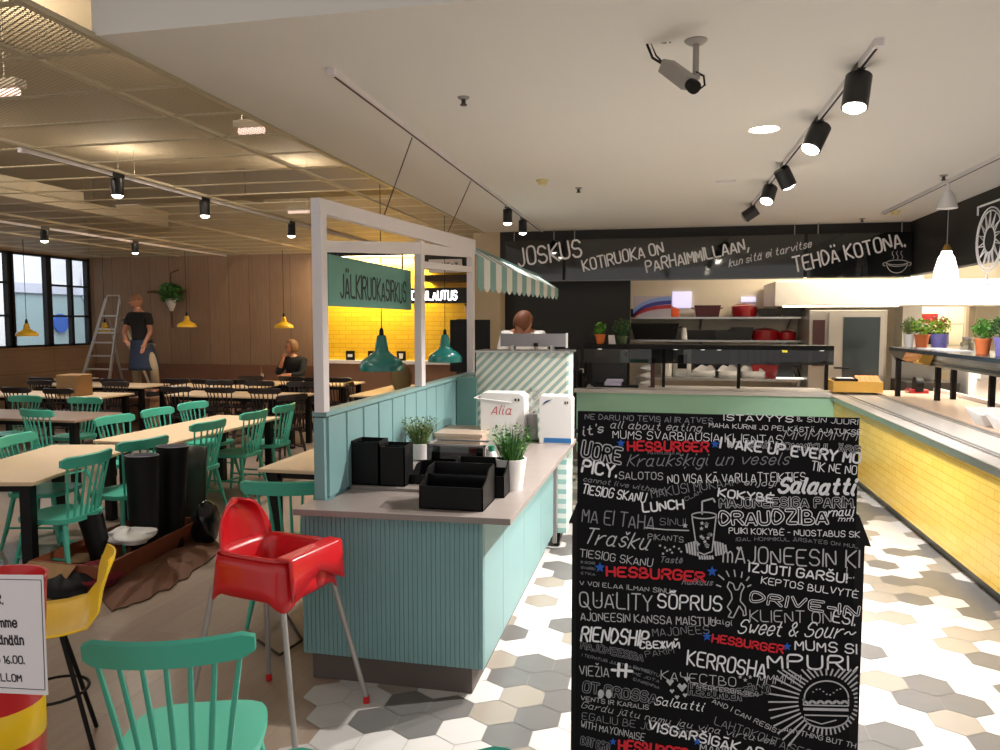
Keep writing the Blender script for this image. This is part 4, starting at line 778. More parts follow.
# right kitchen equipment under the gantry
t = thing('wall_cabinet', 'white cabinet with a wire basket behind the bar', 'cabinet', (4.3, 11.0, 0)); obj('cabinet_body', B().box(3.95, 4.9, 10.9, 11.6, .0, 1.35), white, t, world=True, bev=.005); obj('wire_basket', B().box(4.05, 4.4, 10.8, 10.9, 1.0, 1.02).box(4.05, 4.4, 10.8, 10.805, 1.02, 1.1), legrey, t, world=True)
t = thing('dark_cooker', 'dark cooker unit behind the posts of the bar shelf', 'cooker', (3.6, 11.3, 0)); obj('cooker_body', B().box(3.2, 3.85, 10.9, 11.6, 0, .95), M('cooker_dark', '3A3633', .4, .4), t, world=True, bev=.005); obj('cooker_hood', B().box(3.25, 3.8, 11.0, 11.5, 1.25, 1.35), steel, t, world=True); obj('back_splash', B().box(3.2, 3.85, 11.58, 11.6, .95, 1.4), steel, t, world=True)
t = thing('slicer', 'round black machine behind the crate', 'appliance', (3.05, 10.0, .885)); obj('wheel', B().tube([(-.03, -.02, .1), (.05, -.02, .1)], .1, 20), black, t, smooth=True); obj('base', B().rbox(-.1, .12, -.08, .1, 0, .05), redpan, t)
# ================================================================ CHALK SIGN
YB = 1.95; root = thing('menu_board', 'tall black chalk lettered advertising board standing in the aisle', 'sign board', (.13, YB+.03, 0))
obj('poster_panel', B().box(-.212, .472, YB, YB+.012, .08, 1.517), board, root, world=True)
fr = B(); fr.prism([(-.226, YB+.012, 0), (.497, YB+.012, 0), (.497, YB+.012, 1.20), (.512, YB+.012, 1.198), (.482, YB+.012, 1.275), (.472, YB+.012, 1.28), (-.21, YB+.012, 1.28), (-.236, YB+.012, 1.215), (-.226, YB+.012, 1.215)], (0, .04, 0))
obj('board_frame', fr, black, root, world=True, bev=.002); obj('rear_panel', B().add([(-.2, YB+.06, 1.24), (.46, YB+.06, 1.24), (.46, YB+.45, 0), (-.2, YB+.45, 0), (-.2, YB+.08, 1.24), (.46, YB+.08, 1.24), (.46, YB+.47, 0), (-.2, YB+.47, 0)], [(0, 1, 2, 3), (7, 6, 5, 4), (0, 4, 5, 1), (1, 5, 6, 2), (2, 6, 7, 3), (3, 7, 4, 0)]), black, root, world=True)
yt = YB-.0004
bd, bm, bw_, br_, bbl = B(), B(), B(), B(), B()
def bt(b, s, x, y, w, h, rot=0, **k):
    w = min(w, 853-x-h*k.get('shear', 0)*.9); A = PY(x, y, yt); sc = .00247; f = Plane(A, (1, 0, 0), (0, 0, 1), (0, -1, 0)); text(b, s, h*.0024, f, w=w*sc, rot=math.radians(rot), **k)
D, Md, W = bd, bm, bw_
T = lambda *a, **k: bt(*a, **k)
T(D, 'NE DARU NO TEVIS AI IR ATVES', 585, 419, 130, 5.5, -.5); T(W, 'ISTÄVYYS', 724, 420, 66, 6, 0, off=.01); T(W, '& SUN JUURI', 797, 421, 60, 5, -2, off=-.01)
T(Md, "it's", 583, 436, 22, 9, 14, shear=.3); T(Md, 'all about eating', 610, 428, 92, 7.5, -.5, shear=.35, off=-.01); T(W, 'MAHA KURNII JO PELKÄSTÄ AJATUKSE', 709, 427, 149, 4.6, -1.2, off=-.005)
T(W, 'MUMS SVARBIAUSIA KLIENTAS', 613, 438, 168, 8.5, 0, off=-.018); T(Md, 'MMMMMM', 783, 439, 74, 8.5, 1, shear=.3, off=-.02)
T(Md, 'UORE', 582, 456, 40, 16, -9, outline=.025, off=0); T(br_, 'HESBURGER', 628, 450, 81, 9.5, 1, off=.028); T(Md, 'IGAL HOMMIKUL ÄRG', 748, 447, 108, 6.5, -1, outline=.025)
T(W, 'I WAKE UP EVERY MO', 720, 447, 139, 10, -5, off=.018); T(D, 'ravintolan mi', 648, 454, 33, 3, 1); T(D, 'Kraukšķīgi un vesels', 627, 466, 160, 12, 3.0, shear=.4, off=-.03)
T(W, 'PICY.', 582, 471, 36, 13, -8, off=.012); T(Md, 'SALOTOS', 619, 479, 45, 7.5, 2, off=-.01); T(W, 'NO VISA KĀ VARU ATTEIKTIES.', 668, 483, 136, 9, 3.5, off=-.016); T(W, 'TIK NE NO', 811, 470, 46, 9, -4, off=-.012)
T(D, 'cannot live without', 583, 481, 84, 5, -6, shear=.35); T(D, 'MAKUSI MUKAAN', 652, 498, 88, 10, 12, off=-.03); T(Md, 'enjoy!', 744, 485, 30, 6, 1, shear=.3)
T(W, 'KOKYBĖ', 718, 496, 54, 8, -4, off=.02); T(W, 'Salaatti', 778, 492, 80, 15, 1, shear=.35, off=.02)
T(W, 'TIESIOG SKANU', 582, 493, 66, 10, -6, off=-.005, shear=.1); T(W, 'LUNCH', 643, 512, 42, 9, 9, off=.02); T(D, 'CLAM', 686, 501, 18, 4, 30)
T(Md, 'MAJONEESIGA PARIM', 720, 507, 126, 9.5, 3, outline=.025)
T(D, 'MA EI TAHA', 582, 521, 75, 15, -4, off=-.035); T(D, 'SINU!', 660, 525, 26, 7.5, 2, off=-.02); T(W, 'DRAUDZĪBA', 720, 524, 103, 13, 4, outline=.03); T(W, 'ornauj', 822, 517, 36, 8, 8, shear=.35); T(W, 'mm', 838, 521, 20, 5, 3, shear=.3)
T(W, 'PUIKI KOKYBĖ - NUOSTABUS SK', 729, 533, 128, 6, 1.5, off=-.005); T(D, 'IGAL HOMMIKUL ÄRGATES ON MUL', 736, 541, 116, 3.6, 0, arch=.008)
T(Md, 'Trašku', 583, 543, 68, 17, -2, shear=.4, off=-.03); T(Md, 'PIKANTS', 648, 539, 36, 6, -2, off=-.02)
T(Md, 'mAJONEESIN KI', 723, 562, 134, 17, 1.5, off=-.04); T(Md, 'TIESIOG SKANU', 580, 556, 76, 8.5, -5, off=-.012); T(D, 'Tastē', 660, 562, 22, 6, 1, shear=.3)
T(W, 'IZJŪTI GARŠU!', 749, 571, 93, 9, -3, off=.01); T(Md, 'L.', 846, 577, 11, 11, -5, off=-.02)
T(br_, 'HESBURGER', 607, 575, 100, 10, .5, off=.03); T(W, 'KEPTOS BULVYTĖ', 761, 583, 98, 7, -5, off=-.003)
for i in range(3): T(D, ('IR SKONIS', 'SVARBU', 'ETIKA')[i], 581, 563+i*5.5, 15, 2.6, -2)
T(Md, 'V VOI ELAA ILMAN SINUA', 580, 585, 100, 5, -1, off=-.005); T(D, 'Rakkaus', 682, 584, 30, 6, 2, shear=.4)
T(Md, 'QUALITY', 580, 606, 76, 17, 1, off=-.045); T(W, 'SÕPRUS', 658, 607, 64, 15, 1, off=-.008); T(W, 'DRIVE-IN', 750, 601, 107, 10, -4, outline=.03); T(Md, 'KLIENT ON', 750, 621, 78, 12, 3, off=-.035); T(W, 'ESI.', 832, 621, 25, 12, -7, off=-.01)
T(Md, 'AJONEESIN KANSSA MAISTUU', 581, 620, 140, 9, 2.5, off=-.012); T(W, 'Sweet & Sour~', 737, 633, 120, 15, 2, shear=.4, off=-.025)
T(W, 'RIENDSHIP', 581, 640, 70, 16, 0, off=-.003, shear=.12); T(D, 'MAJONEES', 653, 636, 58, 9, 8, off=-.035); T(W, 'СВЕЖИЙ', 640, 648, 41, 7.5, 6, off=.02); T(Md, 'maigi', 710, 622, 22, 5, -4)
T(br_, 'HESBURGER', 712, 641, 70, 8, -5, off=.03); T(W, 'MUMS SI', 795, 649, 62, 10, 1, off=.0)
T(D, 'MAJONEESIGA', 581, 648, 66, 7.5, -7, outline=.02); T(D, 'PARIM', 646, 657, 30, 7, 14, off=-.02); T(D, 'I TERVITUSI JUUST JA MAITSEV', 582, 656, 76, 3, -9)
T(W, 'KERROSHA', 687, 664, 78, 16, -5, off=-.008); T(W, 'MPURI,', 768, 667, 88, 14, 4, off=.0)
T(Md, 'VIEŽIA', 580, 675, 31, 11, 3, off=-.02); T(W, '-H-', 612, 675, 21, 13, 0, off=.03); T(Md, 'КАЧЕСТВО', 661, 679, 76, 10, 0, off=-.028); T(Md, 'MMMMM', 757, 684, 42, 10, 8, shear=.3, off=-.03)
for i in range(3): T(D, ('EN MUUTU', 'ME JOTA', 'EI PAREMPAA')[i], 633, 668+i*6, 28, 3, -14)
T(Md, '+LECKERBISSEN', 692, 686, 66, 4.2, -4, off=0); T(D, 'HESBURGER', 689, 694, 52, 11, -1, outline=.018); T(D, 'MEŠHINO', 740, 696, 30, 9, 12, outline=.018)
T(D, 'OT GROSSA', 583, 691, 78, 11, -4, outline=.018); T(Md, 'VENTS IR KARALIS', 581, 700, 72, 5, -2, off=-.003); T(W, 'Salaatti', 654, 704, 50, 9, -2, shear=.35, off=-.01)
T(Md, 'AND I CAN RESIST', 712, 702, 74, 5, -22); T(Md, 'ANYTHING BUT TH', 784, 731, 73, 5, -8, off=0)
T(Md, 'Gardu jūtu namu jau viņa virtuves', 581, 707, 200, 7, -5, shear=.35, off=-.02); T(D, 'EGALIU BE JO GYVENTI', 582, 719, 126, 8, -3, off=-.02); T(D, 'LAHTOKOHTAISEST', 714, 724, 105, 9, -15, off=-.02)
T(Md, 'WITH MAYONNAISE', 581, 727, 68, 8, -6, off=-.015); T(W, 'VISGARŠĪGĀK AR M', 648, 729, 133, 10, -8, off=.01)
T(br_, 'HESBURGER', 619, 749, 72, 11, -1, off=.03); T(Md, 'MANO MĖGST', 700, 752, 75, 10, -2, off=-.01); T(D, 'DOT DRO', 581, 744, 30, 9, -8, outline=.02)
flush_text()
def bp(x, y): return PY(x, y, yt)
def star(b, x, y, r): b.add([bp(x, y)]+[bp(x+(r if i % 2 == 0 else r*.45)*math.sin(i*PI/5), y-(r if i % 2 == 0 else r*.45)*math.cos(i*PI/5)) for i in range(10)], [(0, 1+(i+1) % 10, 1+i) for i in range(10)])
for x, y, r in ((621, 443, 4.5), (715, 444, 4.5), (600, 567, 5.5), (712, 571, 5.5), (707, 636, 5), (787, 646, 4.5), (613, 741, 4), (697, 741, 4)): star(bbl, x, y, r)
def st(b, pts, w=.9):
    q = [bp(*p) for p in pts]
    for i in range(len(q)-1): b.beam(q[i], q[i+1], w*.0026, .0008, up=(0, 1, 0))
def ell(cx, cy, rx, ry, a0=0, a1=2*PI, n=22): return [(cx+rx*math.cos(a0+(a1-a0)*i/n), cy-ry*math.sin(a0+(a1-a0)*i/n)) for i in range(n+1)]
cup = B(); st(cup, ell(704, 515, 12.5, 3.2), 1.2); st(cup, [(692, 517), (697, 551), (704, 554), (712, 551), (716, 516)], 1.2); st(cup, [(702, 514), (702, 501), (713, 498), (715, 502)], 1.6)
rg = random.Random(3)
for i in range(16): star(cup, 698+rg.random()*13, 522+rg.random()*26, 2.3)
for i in range(11): a = -150+i*12; 
for i in range(16):
    xx = 686+i*2.6; d = 6*math.sqrt(max(0, 1-((xx-705)/21)**2)); 
    if not 697 < xx < 713: st(cup, [(xx, 546-d), (xx+1.5, 550+d)], 1.8)
    else: st(cup, [(xx, 555), (xx+1, 553+d)], 1.8)
bur = B(); cx, cy = 826, 703
st(bur, ell(cx, cy-6, 22, 17, 0, PI), 1.3); st(bur, [(cx-22, cy-6), (cx-23, cy+1), (cx+22, cy+2), (cx+22, cy-5)], 1.2); st(bur, [(cx-23, cy+5), (cx+22, cy+6)], 2.6); st(bur, [(cx-22, cy+11), (cx+22, cy+12)], 1.2)
st(bur, [(cx-23, cy-5)]+[(cx-22+i*4, cy-3+(i % 2)*2.5) for i in range(12)], 2.4)
st(bur, ell(cx, cy+13, 22, 11, PI, 2*PI), 1.3); st(bur, [(cx-20, cy+15), (cx-5, cy+20), (cx+10, cy+16)], 1)
for i in range(9): st(bur, [(cx-14+i*3.4, cy-12-3*math.sin(i)), (cx-12.5+i*3.4, cy-12-3*math.sin(i))], 1)
for i in range(44):
    a = 2*PI*i/44; r0, r1 = 28, 46 if math.sin(a) > -.2 else 33
    if math.cos(a) > .3: r1 = min(r1, 31/max(.3, math.cos(a)))
    if math.cos(a) < -.6: r1 = 58
    ax, ay = cx+r0*math.cos(a), cy-2-r0*math.sin(a)*.95; bx2, by2 = cx+r1*math.cos(a), cy-2-r1*math.sin(a)
    if ay-by2 > 0 and by2 < 668: by2 = 668+abs(bx2-cx)*.02
    if by2 < 750 and bx2 < 858: st(bur, [(ax, ay), (bx2, by2)], 1.5)
misc = B()
st(misc, [(645, 527), (665, 529), (689, 530)], 1.2); star(misc, 685, 525, 3)
for i in range(9): star(misc, 660+(i*7) % 23, 545+(i*5) % 9, 1.6)
for x, y, r in ((670, 681, 4), (682, 686, 5), (672, 690, 2.5), (687, 678, 3), (677, 696, 2.5), (685, 694, 2.5), (739, 548, 3)): misc.add([bp(x, y+r), bp(x+r, y-r*.2), bp(x+r*.5, y-r*.8), bp(x, y-r*.3), bp(x-r*.5, y-r*.8), bp(x-r, y-r*.2)], [(0, 1, 2, 3, 4, 5)])
for x in (601, 609): misc.add([bp(*p) for p in ell(x, 693, 3, 4.5, n=12)[:-1]], [tuple(range(12))])
for x, y in ((597, 600), (601, 600), (613, 594), (617, 594)): star(misc, x, y, 1.2)
fig = [(733, 583), (729, 581), (727, 586), (731, 592), (732, 598), (727, 606), (731, 611), (728, 616), (733, 617), (737, 609), (739, 605), (743, 611), (743, 615), (746, 614), (745, 606), (740, 600), (741, 592), (744, 586), (741, 582), (738, 589), (735, 589), (733, 583)]
st(misc, fig, 1.1)
for a, b_ in (((718, 574), (724, 579)), ((726, 570), (729, 576)), ((734, 569), (735, 576)), ((742, 571), (741, 577)), ((749, 576), (746, 580)), ((716, 584), (721, 586)), ((751, 584), (747, 586))): st(misc, [a, b_], 1.2)
for i in range(3): star(misc, 740+i*5, 676+(i % 2)*3, 2.2)
LAY = 0
for nm, b, mt in (('faint_lettering', bd, chalkd), ('soft_lettering', bm, chalkm), ('chalk_lettering', bw_, chalk), ('red_lettering', br_, redl), ('blue_stars', bbl, bluel), ('cup_drawing', cup, chalkm), ('burger_drawing', bur, chalkm), ('small_drawings', misc, chalkm)):
    LAY += .0007; b.v = [v+Vector((0, -LAY, 0)) for v in b.v]; obj(nm, b, [mt, board], root, world=True)
# ================================================================ CHAIRS
def chairparts(mat, name, nsp=7):
    t = thing(name, 'x', 'chair'); H, hs = .86, .44
    # seat
    def seat(u, v):
        a = (u-.5)*2; b_ = (v-.5)*2; k = .215
        x = a*k*math.sqrt(1-.28*b_**4)*(1-.05*(b_ < 0)*b_*b_); y = b_*k*math.sqrt(1-.28*a**4)
        return x, y
    sb = B(); n = 10
    for zt, sg in ((hs, 1), (hs-.032, -1)):
        o = len(sb.v)
        for j in range(n+1):
            for i in range(n+1):
                x, y = seat(i/n, j/n); dish = .012*max(0, 1-(x/.19)**2-(y/.19)**2) if sg > 0 else 0; sb.v.append(Vector((x, y, zt-dish)))
        for j in range(n):
            for i in range(n):
                q = (o+j*(n+1)+i, o+j*(n+1)+i+1, o+(j+1)*(n+1)+i+1, o+(j+1)*(n+1)+i); sb.f.append(q if sg > 0 else q[::-1]); sb.mi.append(0)
    rim = [i for i in range(n+1)]+[j*(n+1)+n for j in range(1, n+1)]+[n*(n+1)+i for i in range(n-1, -1, -1)]+[j*(n+1) for j in range(n-1, 0, -1)]; N = (n+1)**2
    for k in range(len(rim)): a, b_ = rim[k], rim[(k+1) % len(rim)]; sb.f.append((a+N, b_+N, b_, a)); sb.mi.append(0)
    obj('seat', sb, mat, t, smooth=True)
    for sx in (-1, 1):
        for sy in (-1, 1): obj('leg', B().tube([(sx*.15, sy*.15, hs-.02), (sx*.19, sy*.195, .16), (sx*.215, sy*.23, 0)], [.018, .017, .011], 10), mat, t, smooth=True)
    obj('stretcher', B().tube([(-.19, -.19, .17), (-.19, .19, .17)], .009, 8).tube([(.19, -.19, .17), (.19, .19, .17)], .009, 8).tube([(-.19, 0, .17), (.19, 0, .17)], .009, 8), mat, t, smooth=True)
    # back: chair faces +y, backrest at -y; rail wraps forward
    def rail(u): a = (u-.5)*2; return Vector((a*.235, -.265+.055*a*a, 0))
    rb = B(); nr = 14
    for i in range(nr+1):
        u = i/nr; p = rail(u); e = 1-max(0, abs(2*u-1)-.86)/.14*.4; hh = .04*e; tt = .012
        d = Vector((0, 1, 0)); c = Vector((p.x, p.y, H-.036))
        for q in ((-tt, -hh), (tt, -hh), (tt*1.1, hh*.8), (0, hh), (-tt*1.1, hh*.8)): rb.v.append(c+Vector((0, q[0]-.1*q[1], q[1])))
    for i in range(nr):
        for k in range(5): rb.f.append((i*5+k, (i+1)*5+k, (i+1)*5+(k+1) % 5, i*5+(k+1) % 5)); rb.mi.append(0)
    rb.f += [(4, 3, 2, 1, 0), tuple(nr*5+k for k in range(5))]; rb.mi += [0, 0]
    obj('top_rail', rb, mat, t, smooth=True)
    for i in range(nsp):
        u = (i+.5)/nsp; u = .5+(u-.5)*.98; p = rail(u); a = (u-.5)*2; bx = a*.165; by = -.185+.03*a*a
        obj('spindle', B().tube([(bx, by, hs-.01), ((bx*.55+p.x*.45), by*.55+p.y*.45, hs+.17), (p.x, p.y, H-.05)], [.0085, .0095, .007], 8), mat, t, smooth=True)
    return t
tc = Repeat(chairparts(teal, 'spindle_chair')); bc = Repeat(chairparts(darkw, 'spindle_chair'))
def facing(dx, dy): return math.atan2(-dx, dy)      # rotation so that local +y points to (dx,dy)
def chair(rep, rail_xy, face, label, group):
    d = Vector(face+(0,)).normalized(); p = Vector((rail_xy[0], rail_xy[1], 0))+d*.235; return rep((p.x, p.y, 0), facing(d.x, d.y), label, group)
g = 'teal spindle chairs of the dining area'
chair(tc, (-1.355, 1.82), (-.35, .94), 'teal spindle chair in the foreground seen from behind, whole back visible', g)
chair(tc, (-.525, 1.425), (-.22, .97), 'teal spindle chair cut off by the bottom edge, only its back tips showing', g)
chair(tc, (-2.08, 3.80), (-.15, 1), 'teal spindle chair behind the red highchair beside the counter', g)
chair(tc, (-3.80, 4.36), (-.99, -.02), 'teal spindle chair at the right side of the front left table', g)
chair(tc, (-3.86, 5.0), (-.95, .2), 'teal spindle chair partly hidden behind the tall black planters', g)
chair(tc, (-4.98, 4.92), (.97, .2), 'teal spindle chair at the far left side of the front left table', g)
chair(tc, (-5.15, 4.2), (.97, .2), 'teal spindle chair at the left photo edge by the front left table', g)
for y, a, lb in ((6.02, .1, 'nearest'), (6.80, .05, 'middle'), (7.42, .0, 'farthest')):
    chair(tc, (-3.97, y), (-1, a), lb+' teal spindle chair on the right side of the long birch table', g)
for y, a, lb in ((6.15, .1, 'nearest'), (6.77, .05, 'middle'), (7.37, .1, 'farthest')):
    chair(tc, (-5.09, y), (1, -a), lb+' teal spindle chair on the left side of the long birch table', g)
chair(tc, (-7.05, 6.42), (0, 1), 'teal spindle chair with its back to the camera at the grey topped table', g)
chair(tc, (-6.66, 7.62), (0, -1), 'teal spindle chair on the far side of the grey topped table', g)
chair(tc, (-7.5, 7.62), (0, -1), 'teal spindle chair left of the brown box at the grey topped table', g)
chair(tc, (-6.25, 6.44), (.15, 1), 'teal spindle chair at the near right corner of the grey topped table', g)
# ================================================================ TABLES
def table(cx, cy, w, d, rz, label, top=birch, group='dining tables', legs=black, lw=.07):
    t = thing('dining_table', label, 'table', (cx, cy, 0), rz, group); b = B().rbox(-w/2, w/2, -d/2, d/2, .695, .72, .006); obj('tabletop', b, top, t)
    for sx in (-1, 1):
        for sy in (-1, 1): obj('leg', B().box(sx*(w/2-.09)-lw/2, sx*(w/2-.09)+lw/2, sy*(d/2-.09)-lw/2, sy*(d/2-.09)+lw/2, 0, .695), legs, t)
    obj('apron', B().box(-w/2+.09, w/2-.09, -d/2+.08, -d/2+.1, .64, .695).box(-w/2+.09, w/2-.09, d/2-.1, d/2-.08, .64, .695), legs, t); return t
table(-4.48, 4.68, .74, 1.5, math.radians(13), 'birch topped table with thick black legs at the front left')
table(-4.45, 6.52, .76, 1.86, math.radians(-1), 'long birch topped table with three teal chairs along each side')
table(-6.95, 7.05, 1.9, .72, 0, 'grey brown topped table at the left photo edge', birchd)
table(-2.4, 5.25, .75, 1.0, .0, 'birch table just behind the teal partition end', birch)
table(-8.6, 9.15, 2.2, .75, 0, 'birch table left of the stepladder carrying the brown box')
table(-5.9, 9.72, 2.0, .7, 0, 'long birch table in front of the teal frame with black chairs')
table(-9.1, 10.75, 2.1, .7, 0, 'birch table directly below the man on the ladder')
table(-7.0, 11.0, 1.6, .7, 0, 'birch table under the hanging plant among black chairs')
table(-10.6, 11.75, .72, .6, 0, 'far left birch table under the window')
table(-6.3, 11.75, 1.5, .6, 0, 'birch table where the person in black sits')
table(-5.25, 11.75, .5, .8, 0, 'small birch table seen just inside the white frame', birch)
table(-3.95, 10.8, .7, 1.9, 0, 'yellowish birch table seen above the teal partition')
# black chairs round the back tables
g = 'black spindle chairs of the dining area'
def rowchairs(cx, cy, w, d, n, sides, desc):
    for s in sides:
        for i in range(n):
            x = cx+(i-(n-1)/2)*(w/n); pos = ('leftmost', 'second from left', 'second from right', 'rightmost')[i] if n == 4 else (('left', 'middle', 'right')[i] if n == 3 else ('left', 'right')[i])
            chair(bc, (x+.03*math.sin(x*9), cy+s*(d/2+.2)), (.08*math.sin(x*5+s), -s), '%s black spindle chair, %s side of the %s' % (pos, 'near' if s < 0 else 'far', desc), g)
rowchairs(-8.6, 9.15, 2.0, .75, 3, (-1, 1), 'table holding the brown box')
rowchairs(-5.9, 9.72, 2.0, .7, 3, (-1, 1), 'long table in front of the teal frame')
rowchairs(-9.1, 10.75, 2.0, .7, 3, (-1,), 'table below the man on the ladder')
rowchairs(-7.0, 11.0, 1.6, .7, 3, (-1,), 'table under the hanging plant')
rowchairs(-6.3, 11.75, 1.5, .6, 2, (-1,), 'seated person\'s table')
rowchairs(-5.25, 11.75, .8, .8, 2, (-1,), 'small table inside the white frame')
chair(bc, (-4.45, 8.5), (-.9, .4), 'lone black spindle chair behind the long birch table near the teal frame', g)
chair(bc, (-4.5, 10.3), (.9, .2), 'black spindle chair left of the yellowish table inside the frame', g)
t = tag(obj('brown_box', B().rbox(-.17, .17, -.15, .15, 0, .3, .01), card), 'brown cardboard box standing on the table left of the stepladder', 'box'); t.location = (-8.05, 9.0, .72)
# wall bench at the back
t = thing('wall_bench', 'low wooden wall bench running along the back wall', 'bench', (-8.4, 12.55, 0)); obj('bench_seat', B().box(-10.9, -6.2, 12.3, 12.78, .42, .46), brownw, t, world=True); obj('bench_front', B().box(-10.9, -6.2, 12.36, 12.4, 0, .42), brownw, t, world=True); obj('bench_back', B().box(-10.9, -6.2, 12.72, 12.78, .46, .95), M('bench_pad', '7A5442', .8), t, world=True)
# ================================================================ YELLOW STOOL
root = thing('shell_stool', 'yellow shell bar stool with black wire legs at the lower left', 'stool', (-2.39, 2.5, 0), math.radians(40)); root.scale = (1, 1, .81)
def shell(u, v):
    a = (v-.5)*2; s = u  # s 0 = front edge of seat, 1 = top of back ; front toward -x
    pr = [(-.235, .655), (-.20, .675), (-.08, .665), (.05, .66), (.13, .675), (.175, .74), (.19, .83), (.215, .92), (.235, .975), (.238, .99)]
    k = s*(len(pr)-1); i = min(len(pr)-2, int(k)); f = k-i; x = pr[i][0]*(1-f)+pr[i+1][0]*f; z = pr[i][1]*(1-f)+pr[i+1][1]*f
    w = .215 if s < .5 else .215-.05*(s-.5)*2; w *= (1-.25*max(0, s-.85)/.15); w *= (1-.12*max(0, .15-s)/.15)
    return Vector((x-.05*a*a*max(0, s-.4), a*w, z+.03*a*a*(1-abs(s-.35))*(s < .75)))
obj('shell_seat', B().grid(shell, 27, 12), yel, root, smooth='all', solid=.008)
for a in (0, 1, 2, 3):
    an = PI/4+a*PI/2; obj('leg', B().tube([(.04*math.cos(an), .04*math.sin(an), .645), (.12*math.cos(an), .12*math.sin(an), .33), (.2*math.cos(an), .2*math.sin(an), 0)], .009, 8), black, root, smooth=True)
obj('foot_ring', B().tube([(.125*math.cos(i*PI/14), .125*math.sin(i*PI/14), .32) for i in range(29)], .007, 6), black, root, smooth=True); obj('under_plate', B().lathe([(.001, .635), (.07, .635), (.07, .655), (.001, .655)], n=16), black, root)
# ================================================================ RED BIN + NOTICE
root = thing('waste_bin', 'red cylindrical bin with a yellow band at the lower left corner', 'bin', (-1.60, 1.5, 0)); obj('bin_body', B().lathe([(.001, 0), (.10, 0), (.10, .72)], n=32).lathe([(.10, .81), (.115, 1.10), (.12, 1.118), (.112, 1.118), (.105, 1.09), (.001, 1.08)], n=32), red, root, smooth=True); obj('bin_band', B().lathe([(.10, .72), (.1015, .722), (.1015, .808), (.10, .81)], n=32), yel, root, smooth=True)
root = thing('paper_notice', 'white notice with partly cut off handwritten style text hung on the bin', 'notice', (-1.58, 1.36, .84)); A = PY(48, 695, 1.37); Bp = PY(43, 575, 1.37)
obj('sheet', B().add([(A.x-.3, 1.37, A.z-.02), (A.x, 1.37, A.z), (Bp.x, 1.37, Bp.z), (Bp.x-.3, 1.37, Bp.z-.02)], [(0, 1, 2, 3)]), paper, root, world=True, solid=.002)
nb = B(); 
def nt_(s, xr, y, h, **k):
    q = PY(xr, y, 1.368); f = Plane((q.x, 1.3685, q.z), (1, 0, 0), (0, 0, 1), (0, -1, 0)); f.right = True; TXR.append((s, q, h))
TXR = []
for s, xr, y, h, w in (('R.', 6, 603, 11, 10), ('mme', 25, 625, 12, 26), ('tänään', 37, 641, 12, 42), ('o 16.00.', 37, 660, 9, 40), ('ELLOM', 34, 678, 9, 38)):
    q = PY(xr-w, y+w*.07, 1.3685); f = Plane(q, (1, 0, 0), (0, 0, 1), (0, -1, 0)); text(nb, s, h*.00183, f, w=w*.00183, rot=.07, off=.012)
flush_text(); obj('lettering', nb, ink, root, world=True)
bl = B(); a1 = PY(41, 580, 1.3685); a2 = PY(45, 690, 1.3685); bl.beam(a1, a2, .0012, .001, up=(0, 1, 0)); bl.beam(a1, a1+Vector((-.26, 0, -.015)), .0012, .001, up=(0, 1, 0)); bl.beam(a2, a2+Vector((-.26, 0, -.015)), .0012, .001, up=(0, 1, 0)); obj('border_line', bl, ink, root, world=True)
# ================================================================ HIGH CHAIR
root = thing('high_chair', 'red plastic highchair with grey tube legs beside the teal counter', 'highchair', (-1.68, 2.965, 0), math.radians(-12)); root.scale = (.97, .95, 1.08)
# local: faces +x ; tray at +x
def bowl():
    b = B(); n = 40; rings = []
    def ringpts(s, z, ex=0): 
        out = []
        for i in range(n):
            a = 2*PI*i/n; c, sn = math.cos(a), math.sin(a); e = 2.0/5
            out.append(Vector((.03+s*.20*math.copysign(abs(c)**e, c)+ex*max(0, c), s*.185*math.copysign(abs(sn)**e, sn), z)))
        return out
    spec = [(1.03, .545, 0), (1.0, .60, 0), (.98, .655, .0), (1.0, .70, .02), (1.02, .715, .03), (.93, .715, .0), (.86, .69, 0), (.8, .6, 0), (.74, .545, 0)]
    for s, z, ex in spec: b.v += ringpts(s, z, ex)
    for k in range(len(spec)-1):
        for i in range(n): b.f.append((k*n+i, k*n+(i+1) % n, (k+1)*n+(i+1) % n, (k+1)*n+i)); b.mi.append(0)
    b.f.append(tuple((len(spec)-1)*n+i for i in range(n))); b.mi.append(0); b.f.append(tuple(range(n-1, -1, -1))); b.mi.append(0)
    return b
def skirt(u, v):   # wrapping side skirt, u around, v up ; scalloped bottom between legs
    a = u*2*PI; e = 2.0/5; c, s = math.cos(a), math.sin(a); low = .50-.0+.06*abs(math.sin(2*a))**.7*0
    corner = abs(math.sin(2*a)); zb = .565-.05*corner**2; zt = .70; z = zb+(zt-zb)*v; k = 1.02+.1*(1-v)
    return Vector((.03+k*.205*math.copysign(abs(c)**e, c), k*.19*math.copysign(abs(s)**e, s), z))
obj('seat_shell', bowl(), red, root, smooth='all')
obj('side_skirt', B().grid(skirt, 64, 4), red, root, smooth='all', solid=.006)
def back(u, v):
    a = (u-.5)*2; z = .57+v*.315; w = .165*(1-.0*v)*math.sqrt(max(0.0, 1-max(0, (v-.45)/.55)**2.4)); w = max(w, .012)
    return Vector((-.165-.055*v+.075*a*a*(1-.35*v), a*w, z))
obj('backrest', B().grid(back, 14, 20), red, root, smooth='all', solid=.012)
obj('tray', B().grid(lambda u, v: Vector((.19+.085*u-.0, (v-.5)*.37*(1-.0*u), .72-.0*u-(.16 if u > .85 else 0)*((u-.85)/.15)*(.5+.5*abs(2*v-1)))), 14, 14), red, root, smooth='all', solid=.008)
